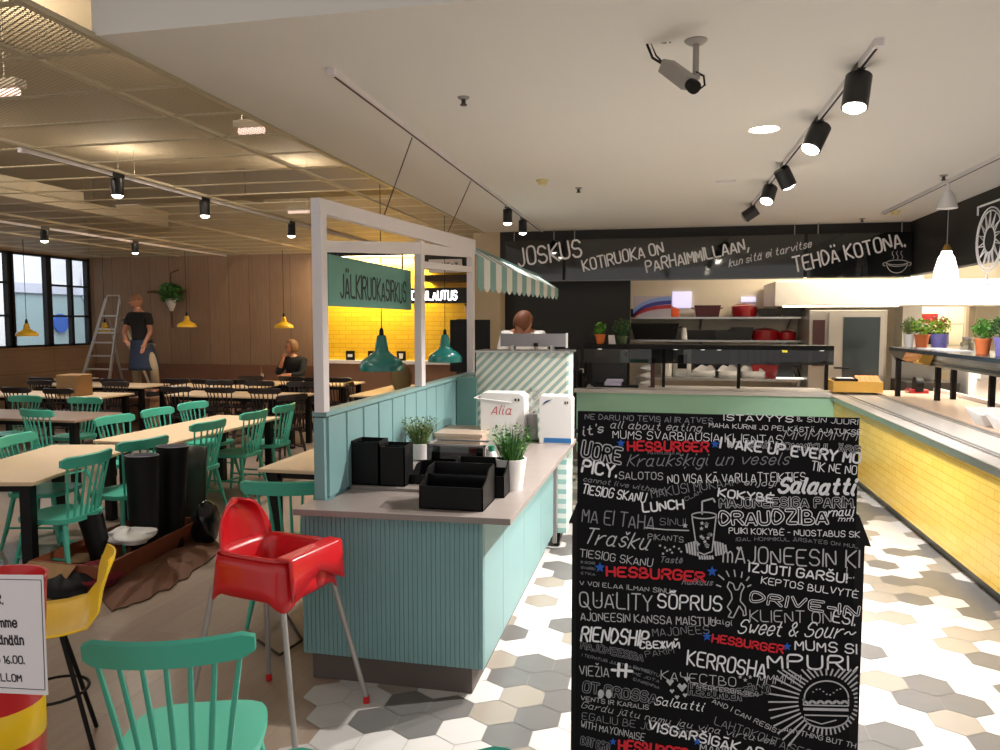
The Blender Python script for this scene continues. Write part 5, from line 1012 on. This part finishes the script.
for x_, y_, lb in ((.33, -.25, 1), (.34, .26, 1), (-.27, -.25, 1), (-.24, .25, 1)):
    l = obj('leg', B().tube([((.21 if x_ > 0 else -.18), y_*.68, .56), (x_, y_, .02)], .0125, 12), legrey, root, smooth=True); obj('foot_cap', B().lathe([(.001, 0), (.016, 0), (.015, .03), (.001, .03)], (x_, y_, 0), 12), red, l, smooth=True)
# ================================================================ MESS ON THE FLOOR
rg = random.Random(2)
edge = [(112, 610), (118, 607), (126, 606), (133, 602), (140, 601), (150, 597), (158, 590), (170, 588), (178, 580), (188, 577), (192, 570), (206, 562), (220, 550), (222, 546), (196, 520), (205, 515), (185, 500), (160, 520), (135, 540), (110, 560), (95, 590)]
pts = [PZ(a, b_, .012) for a, b_ in edge]; cen = sum(pts, Vector())/len(pts)
b = B(); n = len(pts)
for k, sc in enumerate((1, .7, .4, .12)):
    for p in pts: q = cen+(p-cen)*sc; q.z = .006+(0 if k == 0 else .02+.03*rg.random()); b.v.append(q)
for k in range(3):
    for i in range(n): b.f.append((k*n+i, k*n+(i+1) % n, (k+1)*n+(i+1) % n, (k+1)*n+i)); b.mi.append(0)
b.f.append(tuple(3*n+i for i in range(n))); b.mi.append(0)
tag(obj('packing_paper', b, kraft, solid=.004), 'crumpled brown packing paper with ragged edges spread on the floor', 'paper')
a1, a2 = PZ(112, 598, 0), PZ(200, 545, 0)
t = thing('planter_crate', 'long reddish brown open crate holding tall black planters', 'crate', (-3.75, 4.72, 0)); L0, L1 = Vector((-3.52, 4.02, 0)), Vector((-3.60, 5.2, 0)); wv = Vector((-.42, -.03, 0)); up = Vector((0, 0, .24))
lean = Vector((.07, 0, 0))
def plank(p, q, h, mt, nm): return obj(nm, B().prism([p, q, q+h, p+h], (-.012, 0, 0)), mt, t, world=True)
plank(L0, L1, Vector((.07, 0, .2)), redwood, 'near_side'); plank(L0+wv, L1+wv, Vector((0, 0, .22)), redwood, 'far_side')
obj('end_side', B().prism([L0, L0+wv, L0+wv+Vector((0, 0, .22)), L0+Vector((.07, 0, .2))], (0, .012, 0)).prism([L1, L1+wv, L1+wv+Vector((0, 0, .22)), L1+Vector((.07, 0, .2))], (0, .012, 0)), redwood, t, world=True); obj('bottom', B().prism([L0, L1, L1+wv, L0+wv], (0, 0, .01)), redwood, t, world=True)
obj('cardboard_flap', B().prism([L0+wv+Vector((0, -.02, .22)), L0+Vector((-.1, -.02, .2)), L0+Vector((-.12, -.22, .04)), L0+wv+Vector((-.06, -.24, .06))], (0, 0, .005)), card, t, world=True)
def planter(x, y, lb, h=.72, r=.10, lean=(0, 0)):
    t = thing('tall_planter', lb, 'planter', (x, y, .012), 0, 'tall black planters in the crate')
    b = B(); n = 24; pr = [(.85, 0), (.86, .15), (.92, .45), (1.0, .8), (1.05, 1.0), (.97, 1.0), (.9, .97), (.001, .96)]
    for s, z in pr: b.v += [Vector((r*s*math.cos(2*PI*k/n)+lean[0]*z, r*.75*s*math.sin(2*PI*k/n)+lean[1]*z, h*z)) for k in range(n)]
    for k in range(len(pr)-1):
        for i in range(n): b.f.append((k*n+i, k*n+(i+1) % n, (k+1)*n+(i+1) % n, (k+1)*n+i)); b.mi.append(0 if k < 4 else 1)
    obj('planter_body', b, [black, M('planter_rim', '77757C', .3)], t, smooth=True)
planter(-3.66, 4.70, 'nearest tall black planter in the crate', .78, .12); planter(-3.65, 4.97, 'middle tall black planter in the crate', .80, .12, (.03, .02)); planter(-3.74, 4.40, 'short black planter leaning in the front of the crate', .42, .09, (-.12, 0))
p = PZ(185, 520, .3)
b = B(); planter_t = thing('folded_panel', 'dark bent panel leaning behind the tall planters', 'panel', (-3.72, 5.25, .012)); obj('sheet', B().grid(lambda u, v: Vector((-.16+.3*u+.04*v, .05+.05*math.sin(3*u), .74*v)), 8, 4), M('panel_dark', '33352F', .3), planter_t, smooth='all', solid=.01)
t = thing('bin_bag', 'shiny black bag slumped at the right end of the crate', 'bag', tuple(PZ(206, 545, 0))); b = B()
def blob(rx, ry, rz, seed, amp=.15, n=16, m_=10):
    r2 = random.Random(seed); ph = [r2.uniform(0, 6) for _ in range(6)]; b = B()
    def f(u, v):
        a = u*2*PI; e = v*PI; k = 1+amp*(math.sin(3*a+ph[0]+2*e)+.6*math.sin(5*a+ph[1])*math.sin(3*e+ph[2])+.4*math.sin(7*e+ph[3]+2*a)); k2 = k*math.sin(e)
        return Vector((rx*k2*math.cos(a), ry*k2*math.sin(a), rz*(1-math.cos(e))*(1+amp*.4*math.sin(4*a+ph[4]))))
    return b.grid(f, n*2, m_*2)
obj('bag_body', blob(.11, .12, .17, 1, .1), blackg, t, smooth='all'); obj('bag_top', B().lathe([(.07, .28), (.05, .34), (.02, .36), (.001, .36)], n=14), blackg, t, smooth=True)
t = tag(obj('white_cloth', blob(.17, .13, .055, 3, .18), cloth, smooth='all'), 'crumpled white cloth lying over the crate edge', 'cloth'); t.location = (-3.62, 4.5, .2)
t = tag(obj('cloth_heap', blob(.2, .17, .08, 4, .15), blackc, smooth='all'), 'black cloth heap on the floor behind the yellow stool', 'cloth'); t.location = tuple(PZ(64, 598, 0))
t = tag(obj('cloth_heap', blob(.2, .24, .08, 6, .15), darkred, smooth='all'), 'dark red cloth heap beside the black cloth', 'cloth'); t.location = tuple(PZ(85, 590, 0))
t = tag(obj('plastic_bag', blob(.12, .12, .05, 9, .2), grey, smooth='all'), 'small crumpled grey plastic bag left of the dark red cloth', 'bag'); t.location = tuple(PZ(45, 572, 0))
a = PZ(78, 568, 0); t = thing('cardboard_box', 'small open cardboard box on the floor under the front left table', 'box', tuple(a), .4)
obj('box_walls', B().box(-.15, .15, -.13, -.125, 0, .14).box(-.15, .15, .125, .13, 0, .14).box(-.15, -.145, -.13, .13, 0, .14).box(.145, .15, -.13, .13, 0, .14).box(-.15, .15, -.13, .13, 0, .005), card, t); obj('box_flap', B().prism([(-.15, -.13, .14), (.15, -.13, .14), (.15, -.24, .11), (-.15, -.24, .11)], (0, 0, .004)), card, t)
t = tag(obj('floor_sheet', B().prism([PZ(283, 468, .002), PZ(308, 460, .002), PZ(312, 468, .002), PZ(290, 478, .002)], (0, 0, .003)), paper), 'white sheets lying on the floor behind the partition', 'paper')
t = tag(obj('power_cable', B().tube([PZ(263, 560, .01), PZ(280, 604, .01), PZ(302, 640, .01), PZ(280, 655, .01), PZ(258, 640, .01)], .008, 6), M('cable_brown', '2A2018', .6), smooth=True), 'thin dark cable curling on the floor behind the highchair', 'cable')
# ================================================================ LADDER, PLANT, PEOPLE
root = thing('step_ladder', 'aluminium stepladder standing by the back wall near the windows', 'ladder', (-9.2, 11.4, 0))
a0, a1 = Vector((-10.2, 11.25, 0)), Vector((-9.5, 11.25, 0)); top0, top1 = Vector((-9.48, 11.4, 2.15)), Vector((-9.2, 11.4, 2.15))
obj('rail', B().beam(a0, top0, .03, .05), alu, root, world=True); obj('rail', B().beam(a1, top1, .03, .05), alu, root, world=True)
for i in range(1, 9):
    k = i*.108; p, q = a0.lerp(top0, k), a1.lerp(top1, k); obj('step', B().beam(p, q, .09, .025), alu, root, world=True)
obj('top_hoop', B().tube([top0, top0+Vector((.03, 0, .06)), top1+Vector((-.03, 0, .06)), top1], .015, 8), alu, root, world=True, smooth=True)
obj('rear_leg', B().beam((-8.95, 12.1, 0), (-9.22, 11.45, 1.8), .025, .04), alu, root, world=True); obj('rear_leg', B().beam((-9.65, 12.1, 0), (-9.47, 11.45, 1.8), .025, .04), alu, root, world=True)
obj('rear_brace', B().beam((-9.08, 11.78, .9), (-9.56, 11.78, .9), .02, .03), alu, root, world=True)
obj('platform', B().box(-9.62, -9.28, 11.32, 11.5, 1.55, 1.58), alu, root, world=True)
def skinned(name, verts, edges, radii, mat, parent, sub=2, rootv=0, flat=None):
    me = bpy.data.meshes.new(name); me.from_pydata(verts, edges, []); me.materials.append(mat); o = link(name, me, parent)
    md = o.modifiers.new('skin', 'SKIN'); md.use_smooth_shade = True
    if not me.skin_vertices: me.attributes  # layer is created with the modifier
    sv = me.skin_vertices[0].data if me.skin_vertices else None
    if sv is None:
        import bmesh; bm = bmesh.new(); bm.from_mesh(me); bm.verts.layers.skin.verify(); bm.to_mesh(me); bm.free(); sv = me.skin_vertices[0].data
    for i, r in enumerate(radii):
        sv[i].radius = (r, r) if not isinstance(r, tuple) else r; sv[i].use_root = (i == rootv)
    s = o.modifiers.new('sub', 'SUBSURF'); s.levels = sub; s.render_levels = sub; return o
def hand(parent_list, wrist, d, side, V, E, R, wi):
    """adds palm and five finger chains growing from vertex wi"""
    d = Vector(d).normalized(); s = Vector(side).normalized(); pal = Vector(wrist)+d*.07; V.append(tuple(pal)); R.append(.026); pi = len(V)-1; E.append((wi, pi))
    for k, (o, L) in enumerate(((-.03, .07), (-.01, .08), (.01, .076), (.03, .06))):
        b0 = pal+s*o+d*.015; b1 = b0+d*L*.55; b2 = b0+d*L-Vector((0, 0, .02)); V += [tuple(b0), tuple(b1), tuple(b2)]; R += [.010, .009, .007]; n = len(V); E += [(pi, n-3), (n-3, n-2), (n-2, n-1)]
    b0 = Vector(wrist)+d*.03-s*.03; b1 = b0-s*.025+d*.03; V += [tuple(b0), tuple(b1)]; R += [.011, .009]; n = len(V); E += [(wi, n-2), (n-2, n-1)]
def head(parent, c, face, hairmat, bald=False, long=False, r=.1):
    c = Vector(c); f = Vector(face).normalized(); side = f.cross(Vector((0, 0, 1))).normalized()
    M4 = Matrix((side, f, side.cross(f))).transposed().to_4x4(); M4.translation = c
    hb = B()
    def fn(u, v):
        a = u*2*PI; e = v*PI; x = math.sin(e)*math.cos(a); y = math.sin(e)*math.sin(a); z = math.cos(e)
        k = 1-.18*max(0, -z)*(1 if y > 0 else .6); y2 = y*.105+(.012 if y > .0 and z < -.3 else 0); p = Vector((x*.078*k, y2*k, z*.12))
        if y > .9 and abs(x) < .2 and -.25 < z < .1: p.y += .018*(1-abs(x)/.2)
        return p
    hb.grid(fn, 32, 20); hb.xf(M4); h = obj('head', hb, skin, parent, smooth='all')
    fe = B()
    for sx in (-1, 1): fe.lathe([(.001, -.012), (.009, -.008), (.012, 0), (.009, .008), (.001, .012)], (sx*.031, .094, .012), 10)
    fe.xf(M4); obj('eyes', fe, ink, h)
    mo = B().box(-.022, .022, .098, .104, -.058, -.051); mo.xf(M4); obj('mouth', mo, M('lips', '8A4A44', .6), h)
    er = B()
    for sx in (-1, 1): er.lathe([(.001, -.028), (.012, -.02), (.014, .005), (.01, .028), (.001, .03)], (sx*.08, -.005, 0), 10)
    er.xf(M4); obj('ears', er, skin, h, smooth=True)
    if not bald:
        hh = B()
        def fh(u, v):
            a = u*2*PI; e = v*PI*(.62 if not long else .78); x = math.sin(e)*math.cos(a); y = math.sin(e)*math.sin(a); z = math.cos(e); 
            p = Vector((x*.092, y*.118-.01, z*.132+.006))
            if y > .15 and z < .62: p.y = min(p.y, .03); p.x *= .98
            return p
        hh.grid(fh, 32, 14); hh.xf(M4); obj('hair', hh, hairmat, h, smooth='all', solid=.006)
    else:
        hh = B(); hh.grid(lambda u, v: Vector((math.sin(.4+v*1.15)*math.cos(u*2*PI)*.083, math.sin(.4+v*1.15)*math.sin(u*2*PI)*.11-.006, math.cos(.4+v*1.15)*.124+.002)), 28, 8); hh.xf(M4); obj('hair', hh, M('cropped_hair', '8A6248', .7), h, smooth='all')
    return h
# standing person: leaning on the ladder, feet on the bench/ladder; z of feet .46
t = thing('person', 'person in black T-shirt and navy apron reaching to the stepladder', 'person', (-8.85, 11.45, .46))
# local coords, feet at z=0 ; screen-right is +x ; faces away/left
V = [(0, 0, .90), (0, 0, 1.08), (-.01, 0, 1.24), (-.03, 0, 1.40), (-.04, 0, 1.50), (-.05, -.01, 1.58),
     (-.20, 0, 1.38), (-.27, -.08, 1.12), (-.12, -.24, .98), (.14, 0, 1.38), (.20, -.02, 1.12), (.17, -.14, .92),
     (-.09, 0, .84), (-.12, 0, .47), (-.12, .02, .08), (-.12, -.12, .03), (.10, 0, .84), (.28, -.06, .50), (.20, .08, .10), (.20, -.06, .05)]
E = [(0, 1), (1, 2), (2, 3), (3, 4), (4, 5), (3, 6), (6, 7), (7, 8), (3, 9), (9, 10), (10, 11), (0, 12), (12, 13), (13, 14), (14, 15), (0, 16), (16, 17), (17, 18), (18, 19)]
Rr = [.13, .12, .13, .10, .055, .055, .065, .042, .032, .065, .042, .032, .09, .06, .045, .04, .09, .06, .045, .04]
hand(None, V[8], (.7, -.5, -.4), (.4, .8, 0), V, E, Rr, 8); hand(None, V[11], (-.1, -.4, -1), (1, 0, 0), V, E, Rr, 11)
body = skinned('body', V, E, Rr, skin, t)
head(t, (-.06, -.03, 1.655), (-.75, -.65, -.1), hairb, bald=True)
skinned('t_shirt', [(0, 0, .88), (0, 0, 1.05), (-.01, 0, 1.24), (-.03, 0, 1.40), (-.19, 0, 1.39), (-.255, -.05, 1.22), (.14, 0, 1.39), (.195, -.01, 1.22), (-.035, 0, 1.46)], [(0, 1), (1, 2), (2, 3), (3, 4), (4, 5), (3, 6), (6, 7), (3, 8)], [.155, .15, .155, .125, .085, .07, .085, .07, .07], blackc, t)
skinned('trousers', [(0, 0, .9), (-.09, 0, .82), (-.12, 0, .47), (-.12, .02, .1), (.10, 0, .82), (.28, -.06, .50), (.20, .08, .12)], [(0, 1), (1, 2), (2, 3), (0, 4), (4, 5), (5, 6)], [.145, .11, .08, .065, .11, .08, .065], khaki, t)
ap = B(); ap.grid(lambda u, v: Vector(((.17+.10*(1-v))*math.sin((u-.5)*4.4)+.05*(1-v), -(.165+.06*(1-v))*math.cos((u-.5)*4.4), .46+.52*v)), 20, 8); obj('apron', ap, navy, t, smooth='all', solid=.01)
for i, x_ in enumerate((-.12, .20)): obj('shoe', B().rbox(x_-.05, x_+.05, -.2 if i == 0 else -.14, .08 if i == 0 else .14, 0, .085, .02), blackc, t)
tag(obj('step_platform', B().box(-9.15, -8.45, 11.1, 11.75, .42, .46).box(-9.1, -9.05, 11.15, 11.7, 0, .42).box(-8.55, -8.5, 11.15, 11.7, 0, .42), brownw), 'low brown platform under the standing person', 'platform')
# seated person
t = thing('person', 'seated person in black resting chin on hand at a back table', 'person', (-6.42, 12.38, .05))
V = [(0, 0, .52), (0, -.02, .72), (-.01, -.04, .90), (-.01, -.05, 1.02), (-.02, -.07, 1.10), (-.03, -.08, 1.16), (-.19, -.05, 1.0), (-.24, -.22, .78), (-.08, -.34, 1.02), (.17, -.05, 1.0), (.22, -.2, .77), (.0, -.36, .77),
     (-.1, -.06, .5), (-.13, -.45, .5), (-.13, -.42, .1), (-.13, -.54, .04), (.1, -.06, .5), (.13, -.45, .5), (.13, -.42, .1), (.13, -.54, .04)]
E = [(0, 1), (1, 2), (2, 3), (3, 4), (4, 5), (3, 6), (6, 7), (7, 8), (3, 9), (9, 10), (10, 11), (0, 12), (12, 13), (13, 14), (14, 15), (0, 16), (16, 17), (17, 18), (18, 19)]
Rr = [.13, .125, .13, .10, .055, .05, .065, .045, .032, .065, .045, .032, .09, .065, .045, .04, .09, .065, .045, .04]
hand(None, V[8], (.3, .2, 1), (1, 0, 0), V, E, Rr, 8); hand(None, V[11], (-1, -.1, 0), (0, 1, 0), V, E, Rr, 11)
skinned('body', V, E, Rr, skin, t); head(t, (-.03, -.1, 1.26), (-.7, -.7, -.05), hairl, long=True)
skinned('black_jacket', [V[i] for i in (0, 1, 2, 3, 6, 7, 9, 10)]+[(-.13, -.3, .92), (.06, -.33, .77), (-.015, -.06, 1.1)], [(0, 1), (1, 2), (2, 3), (3, 4), (4, 5), (3, 6), (6, 7), (5, 8), (7, 9), (3, 10)], [.16, .16, .16, .14, .09, .065, .09, .065, .05, .05, .075], blackc, t)
skinned('trousers', [V[i] for i in (0, 12, 13, 14, 16, 17, 18)], [(0, 1), (1, 2), (2, 3), (0, 4), (4, 5), (5, 6)], [.15, .11, .085, .06, .11, .085, .06], blackc, t)
t = thing('water_glass', 'small glass with a straw in front of the seated person', 'glass', (-6.75, 11.8, .72)); obj('glass_body', B().lathe([(.001, 0), (.035, 0), (.042, .15), (.04, .15), (.033, .01), (.001, .01)], n=16), glassmat('drink_glass', 'E8E8E8', .2, .05), t, smooth=True); obj('straw', B().tube([(0, 0, .01), (-.03, 0, .26)], .005, 6), M('straw_orange', 'B86A38', .5), t)
# kitchen person
t = thing('person', 'kitchen worker with reddish brown hair and white shirt bent behind the striped cabinet', 'person', (-1.66, 9.1, 0)); t.scale = (1.08, 1.08, 1.1)
V = [(0, 0, .9), (0, 0, 1.1), (0, -.02, 1.3), (0, -.05, 1.45), (0, -.09, 1.55), (0, -.12, 1.6), (-.19, -.05, 1.43), (-.25, -.1, 1.18), (-.12, -.3, 1.12), (.19, -.05, 1.43), (.25, -.1, 1.18), (.12, -.3, 1.12), (-.1, 0, .85), (-.1, 0, .47), (-.1, .02, .09), (-.1, -.12, .04), (.1, 0, .85), (.1, 0, .47), (.1, .02, .09), (.1, -.12, .04)]
E = [(0, 1), (1, 2), (2, 3), (3, 4), (4, 5), (3, 6), (6, 7), (7, 8), (3, 9), (9, 10), (10, 11), (0, 12), (12, 13), (13, 14), (14, 15), (0, 16), (16, 17), (17, 18), (18, 19)]
Rr = [.13, .12, .13, .10, .055, .05, .065, .042, .032, .065, .042, .032, .09, .06, .045, .04, .09, .06, .045, .04]
hand(None, V[8], (.2, -1, -.2), (1, 0, 0), V, E, Rr, 8); hand(None, V[11], (-.2, -1, -.2), (-1, 0, 0), V, E, Rr, 11)
skinned('body', V, E, Rr, skin, t); head(t, (.02, -.14, 1.58), (.45, .55, -.55), hairb, long=True)
skinned('white_shirt', [V[i] for i in (0, 1, 2, 3, 6, 7, 9, 10)], [(0, 1), (1, 2), (2, 3), (3, 4), (4, 5), (3, 6), (6, 7)], [.15, .15, .16, .14, .1, .07, .1, .07], white, t)
skinned('trousers', [V[i] for i in (0, 12, 13, 14, 16, 17, 18)], [(0, 1), (1, 2), (2, 3), (0, 4), (4, 5), (5, 6)], [.145, .11, .08, .06, .11, .08, .06], blackc, t)
for x_ in (-.1, .1): obj('shoe', B().rbox(x_-.05, x_+.05, -.2, .08, 0, .085, .02), black, t)
# hanging plant
c = PY(173, 300, 12.55); t = thing('hanging_plant', 'bushy hanging plant in a white cloth wrap on the wooden wall', 'hanging plant', (c.x, 12.5, c.z-.1)); b = B(); leaves(b, (0, 0, .22), 420, .2, .2, .055, 0, random.Random(3)); leaves(b, (-.02, 0, .24), 120, .24, .2, .05, 1, random.Random(4)); obj('foliage', b, [leafd, leafg], t)
obj('cloth_wrap', B().lathe([(.001, -.12), (.03, -.1), (.07, 0), (.11, .12), (.1, .13), (.001, .12)], n=18), cloth, t, smooth=True); obj('rope', B().tube([(0, 0, .3), (0, .0, .6), (0, .25, .68)], .012, 6).tube([(0, 0, -.1), (.01, 0, -.42)], .018, 6), M('rope_brown', '5A3A28', .8), t); obj('dried_stalk', B().tube([(-.12, 0, .2), (-.34, 0, .26), (-.5, 0, .25)], [.012, .03, .02], 8).tube([(.15, 0, .24), (.3, 0, .27)], [.012, .03], 8), M('dried_brown', '5E4430', .8), t, smooth=True)
# ================================================================ YELLOW WALL FURNISHINGS
t = thing('menu_fascia', 'dark sign beam with white letters on the yellow tiled wall', 'sign', (-3.6, 12.3, 2.05)); obj('beam', B().box(-4.45, -3.0, 12.3, 12.4, 2.07, 2.33), darkpan, t, world=True); lb = B(); f = Plane((-4.37, 12.297, 2.13), (1, 0, 0), (0, 0, 1), (0, -1, 0)); text(lb, 'RUOKAILAUTUS', .14, f, w=.97, off=.02); flush_text()
obj('lettering', lb, ME('lit_letters', 'FFFFFF', 1.5), t, world=True); obj('support', B().box(-4.4, -4.36, 12.4, 12.8, 2.15, 2.25).box(-3.1, -3.06, 12.4, 12.8, 2.15, 2.25), darkpan, t, world=True)
t = thing('hanging_board', 'small white hanging board with dark script under the ceiling beyond the frame', 'sign', (-3.5, 12.2, 2.6)); obj('board', B().box(-3.86, -3.28, 12.2, 12.23, 2.58, 2.80), whitep, t, world=True); lb = B(); text(lb, 'MAKEAT', .1, Plane((-3.75, 12.197, 2.64), (1, 0, 0), (0, 0, 1), (0, -1, 0)), w=.4); flush_text(); obj('lettering', lb, ink, t, world=True); obj('hanger', B().box(-3.8, -3.79, 12.21, 12.22, 2.8, 3.0).box(-3.36, -3.35, 12.21, 12.22, 2.8, 3.0), black, t, world=True)
tag(obj('dark_soffit', B().box(-4.05, -3.0, 12.3, 12.8, 2.66, 2.98), darkpan), 'dark upper soffit box over the yellow wall beside the column', 'soffit'); tag(obj('dark_soffit', B().box(-4.0, -3.0, 12.35, 12.8, 2.44, 2.55), M('soffit_brown', '3A2A20', .6)), 'thin dark brown shelf band above the lit sign beam', 'shelf')
for i, px in enumerate((350, 372, 401, 419)):
    x = PY(px, 351, 12.7).x; t = thing('menu_plaque', ('leftmost', 'second from left', 'third from left', 'rightmost')[i]+' small black framed plaque standing on the white ledge', 'plaque', (x, 12.7, 1.06), 0, 'plaques on the white ledge'); obj('frame', B().box(-.08, .08, 0, .03, 0, .17), black, t)
    obj('icon', (B().box(-.045, .045, -.004, 0, .06, .11), B().tube([(0, -.004, .085), (0, 0, .085)], .045, 16), B().prism([(-.03, -.004, .04), (.03, -.004, .04), (.04, -.004, .13), (-.04, -.004, .13)], (0, .004, 0)), B().tube([(0, -.004, .085), (0, 0, .085)], .04, 6))[i], white, t)
t = thing('light_strip', 'warm linear light fitting washing the yellow wall', 'light', (-4.9, 12.45, 2.96))
obj('housing', B().box(-5.9, -4.1, 12.4, 12.5, 2.9, 2.98), black, t, world=True); obj('glow', B().box(-5.85, -4.15, 12.42, 12.48, 2.895, 2.9), ME('strip_glow', 'FFE6B0', 10), t, world=True)
potted((-3.2, 12.5, 1.8), .08, .12, .22, M('pot_pink', 'B89A94', .6), leafd, 'leaf', 'dark leafy plant in a pinkish pot near the yellow wall end', None, fh=.2, fr=.14, n=140, seed=22)
tag(obj('tall_cabinet', B().rbox(-3.4, -2.7, 12.25, 12.75, 0, 1.8, .01), darkpan, bev=.005), 'dark tall cabinet under the pinkish pot plant', 'cabinet')
for i, (x_, y_) in enumerate(((-3.75, 10.5), (-3.95, 11.0))):
    t = thing('table_lantern', ('nearer' if i == 0 else 'farther')+' round wicker lantern on the yellowish table', 'lantern', (x_, y_, .72), 0, 'wicker lanterns'); obj('lantern_body', B().lathe([(.001, 0), (.08, 0), (.14, .12), (.15, .24), (.11, .36), (.06, .4)], n=20), M('wicker%d' % i, '6A5A3A', .8, bump=.5), t, smooth=True, solid=.01); obj('candle', B().lathe([(.001, .02), (.03, .02), (.03, .12), (.001, .12)], n=12), white, t)
# ================================================================ LIGHTING
w = bpy.data.worlds.new('world'); bpy.context.scene.world = w; w.use_nodes = True; bg = w.node_tree.nodes['Background']; bg.inputs[0].default_value = (1, .95, .9, 1); bg.inputs[1].default_value = .4
def area(loc, rot, sx, sy, e, c=(1, .9, .78), name='area'):
    li = bpy.data.lights.new(name, 'AREA'); li.shape = 'RECTANGLE'; li.size = sx; li.size_y = sy; li.energy = e; li.color = c; o = bpy.data.objects.new(name, li); C.objects.link(o); o.location = loc; o.rotation_euler = rot; return o
def fill_panel(x, y, z, sx, sy, e, label, c=(1, .94, .84)):  # hidden panels added to light the kitchen and store room
    t = thing('added_fill_panel', label, 'ceiling light', (x, y, z)); obj('panel_housing', B().box(-sx/2-.03, sx/2+.03, -sy/2-.03, sy/2+.03, -.01, 0), whitep, t); obj('diffuser', B().box(-sx/2, sx/2, -sy/2, sy/2, -.016, -.01), lensw, t)
    a = area((0, 0, -.03), (0, 0, 0), sx, sy, e, c, 'fill_lamp'); a.parent = t
fill_panel(2.4, 11.2, 3.0, 1.2, .5, 18, 'unseen fill panel added over the kitchen behind the black lettering'); fill_panel(4.3, 10.0, 3.0, .6, 1.6, 60, 'unseen fill panel added behind the right black fascia'); fill_panel(4.2, 13.6, 3.0, .6, .6, 30, 'unseen fill panel added in the store room')
a = area((-4.9, 12.4, 2.88), (math.radians(25), 0, 0), 1.7, .08, 60, (1, .86, .6), 'strip_lamp')
a = area((-13.2, 14, 5.5), (0, math.radians(35), 0), 4, 8, 420, (.95, .97, 1), 'shop_front_fill')  # area lamp added outside to brighten the shop front
vs = bpy.context.scene.view_settings; vs.view_transform = 'Standard'; vs.look = 'None'; vs.gamma = 1; vs.use_curve_mapping = False; vs.exposure = .8
bpy.context.scene.display_settings.display_device = 'sRGB'
cy_ = bpy.context.scene.cycles; cy_.max_bounces = 8; cy_.transparent_max_bounces = 16; cy_.use_denoising = True; cy_.sample_clamp_indirect = 6
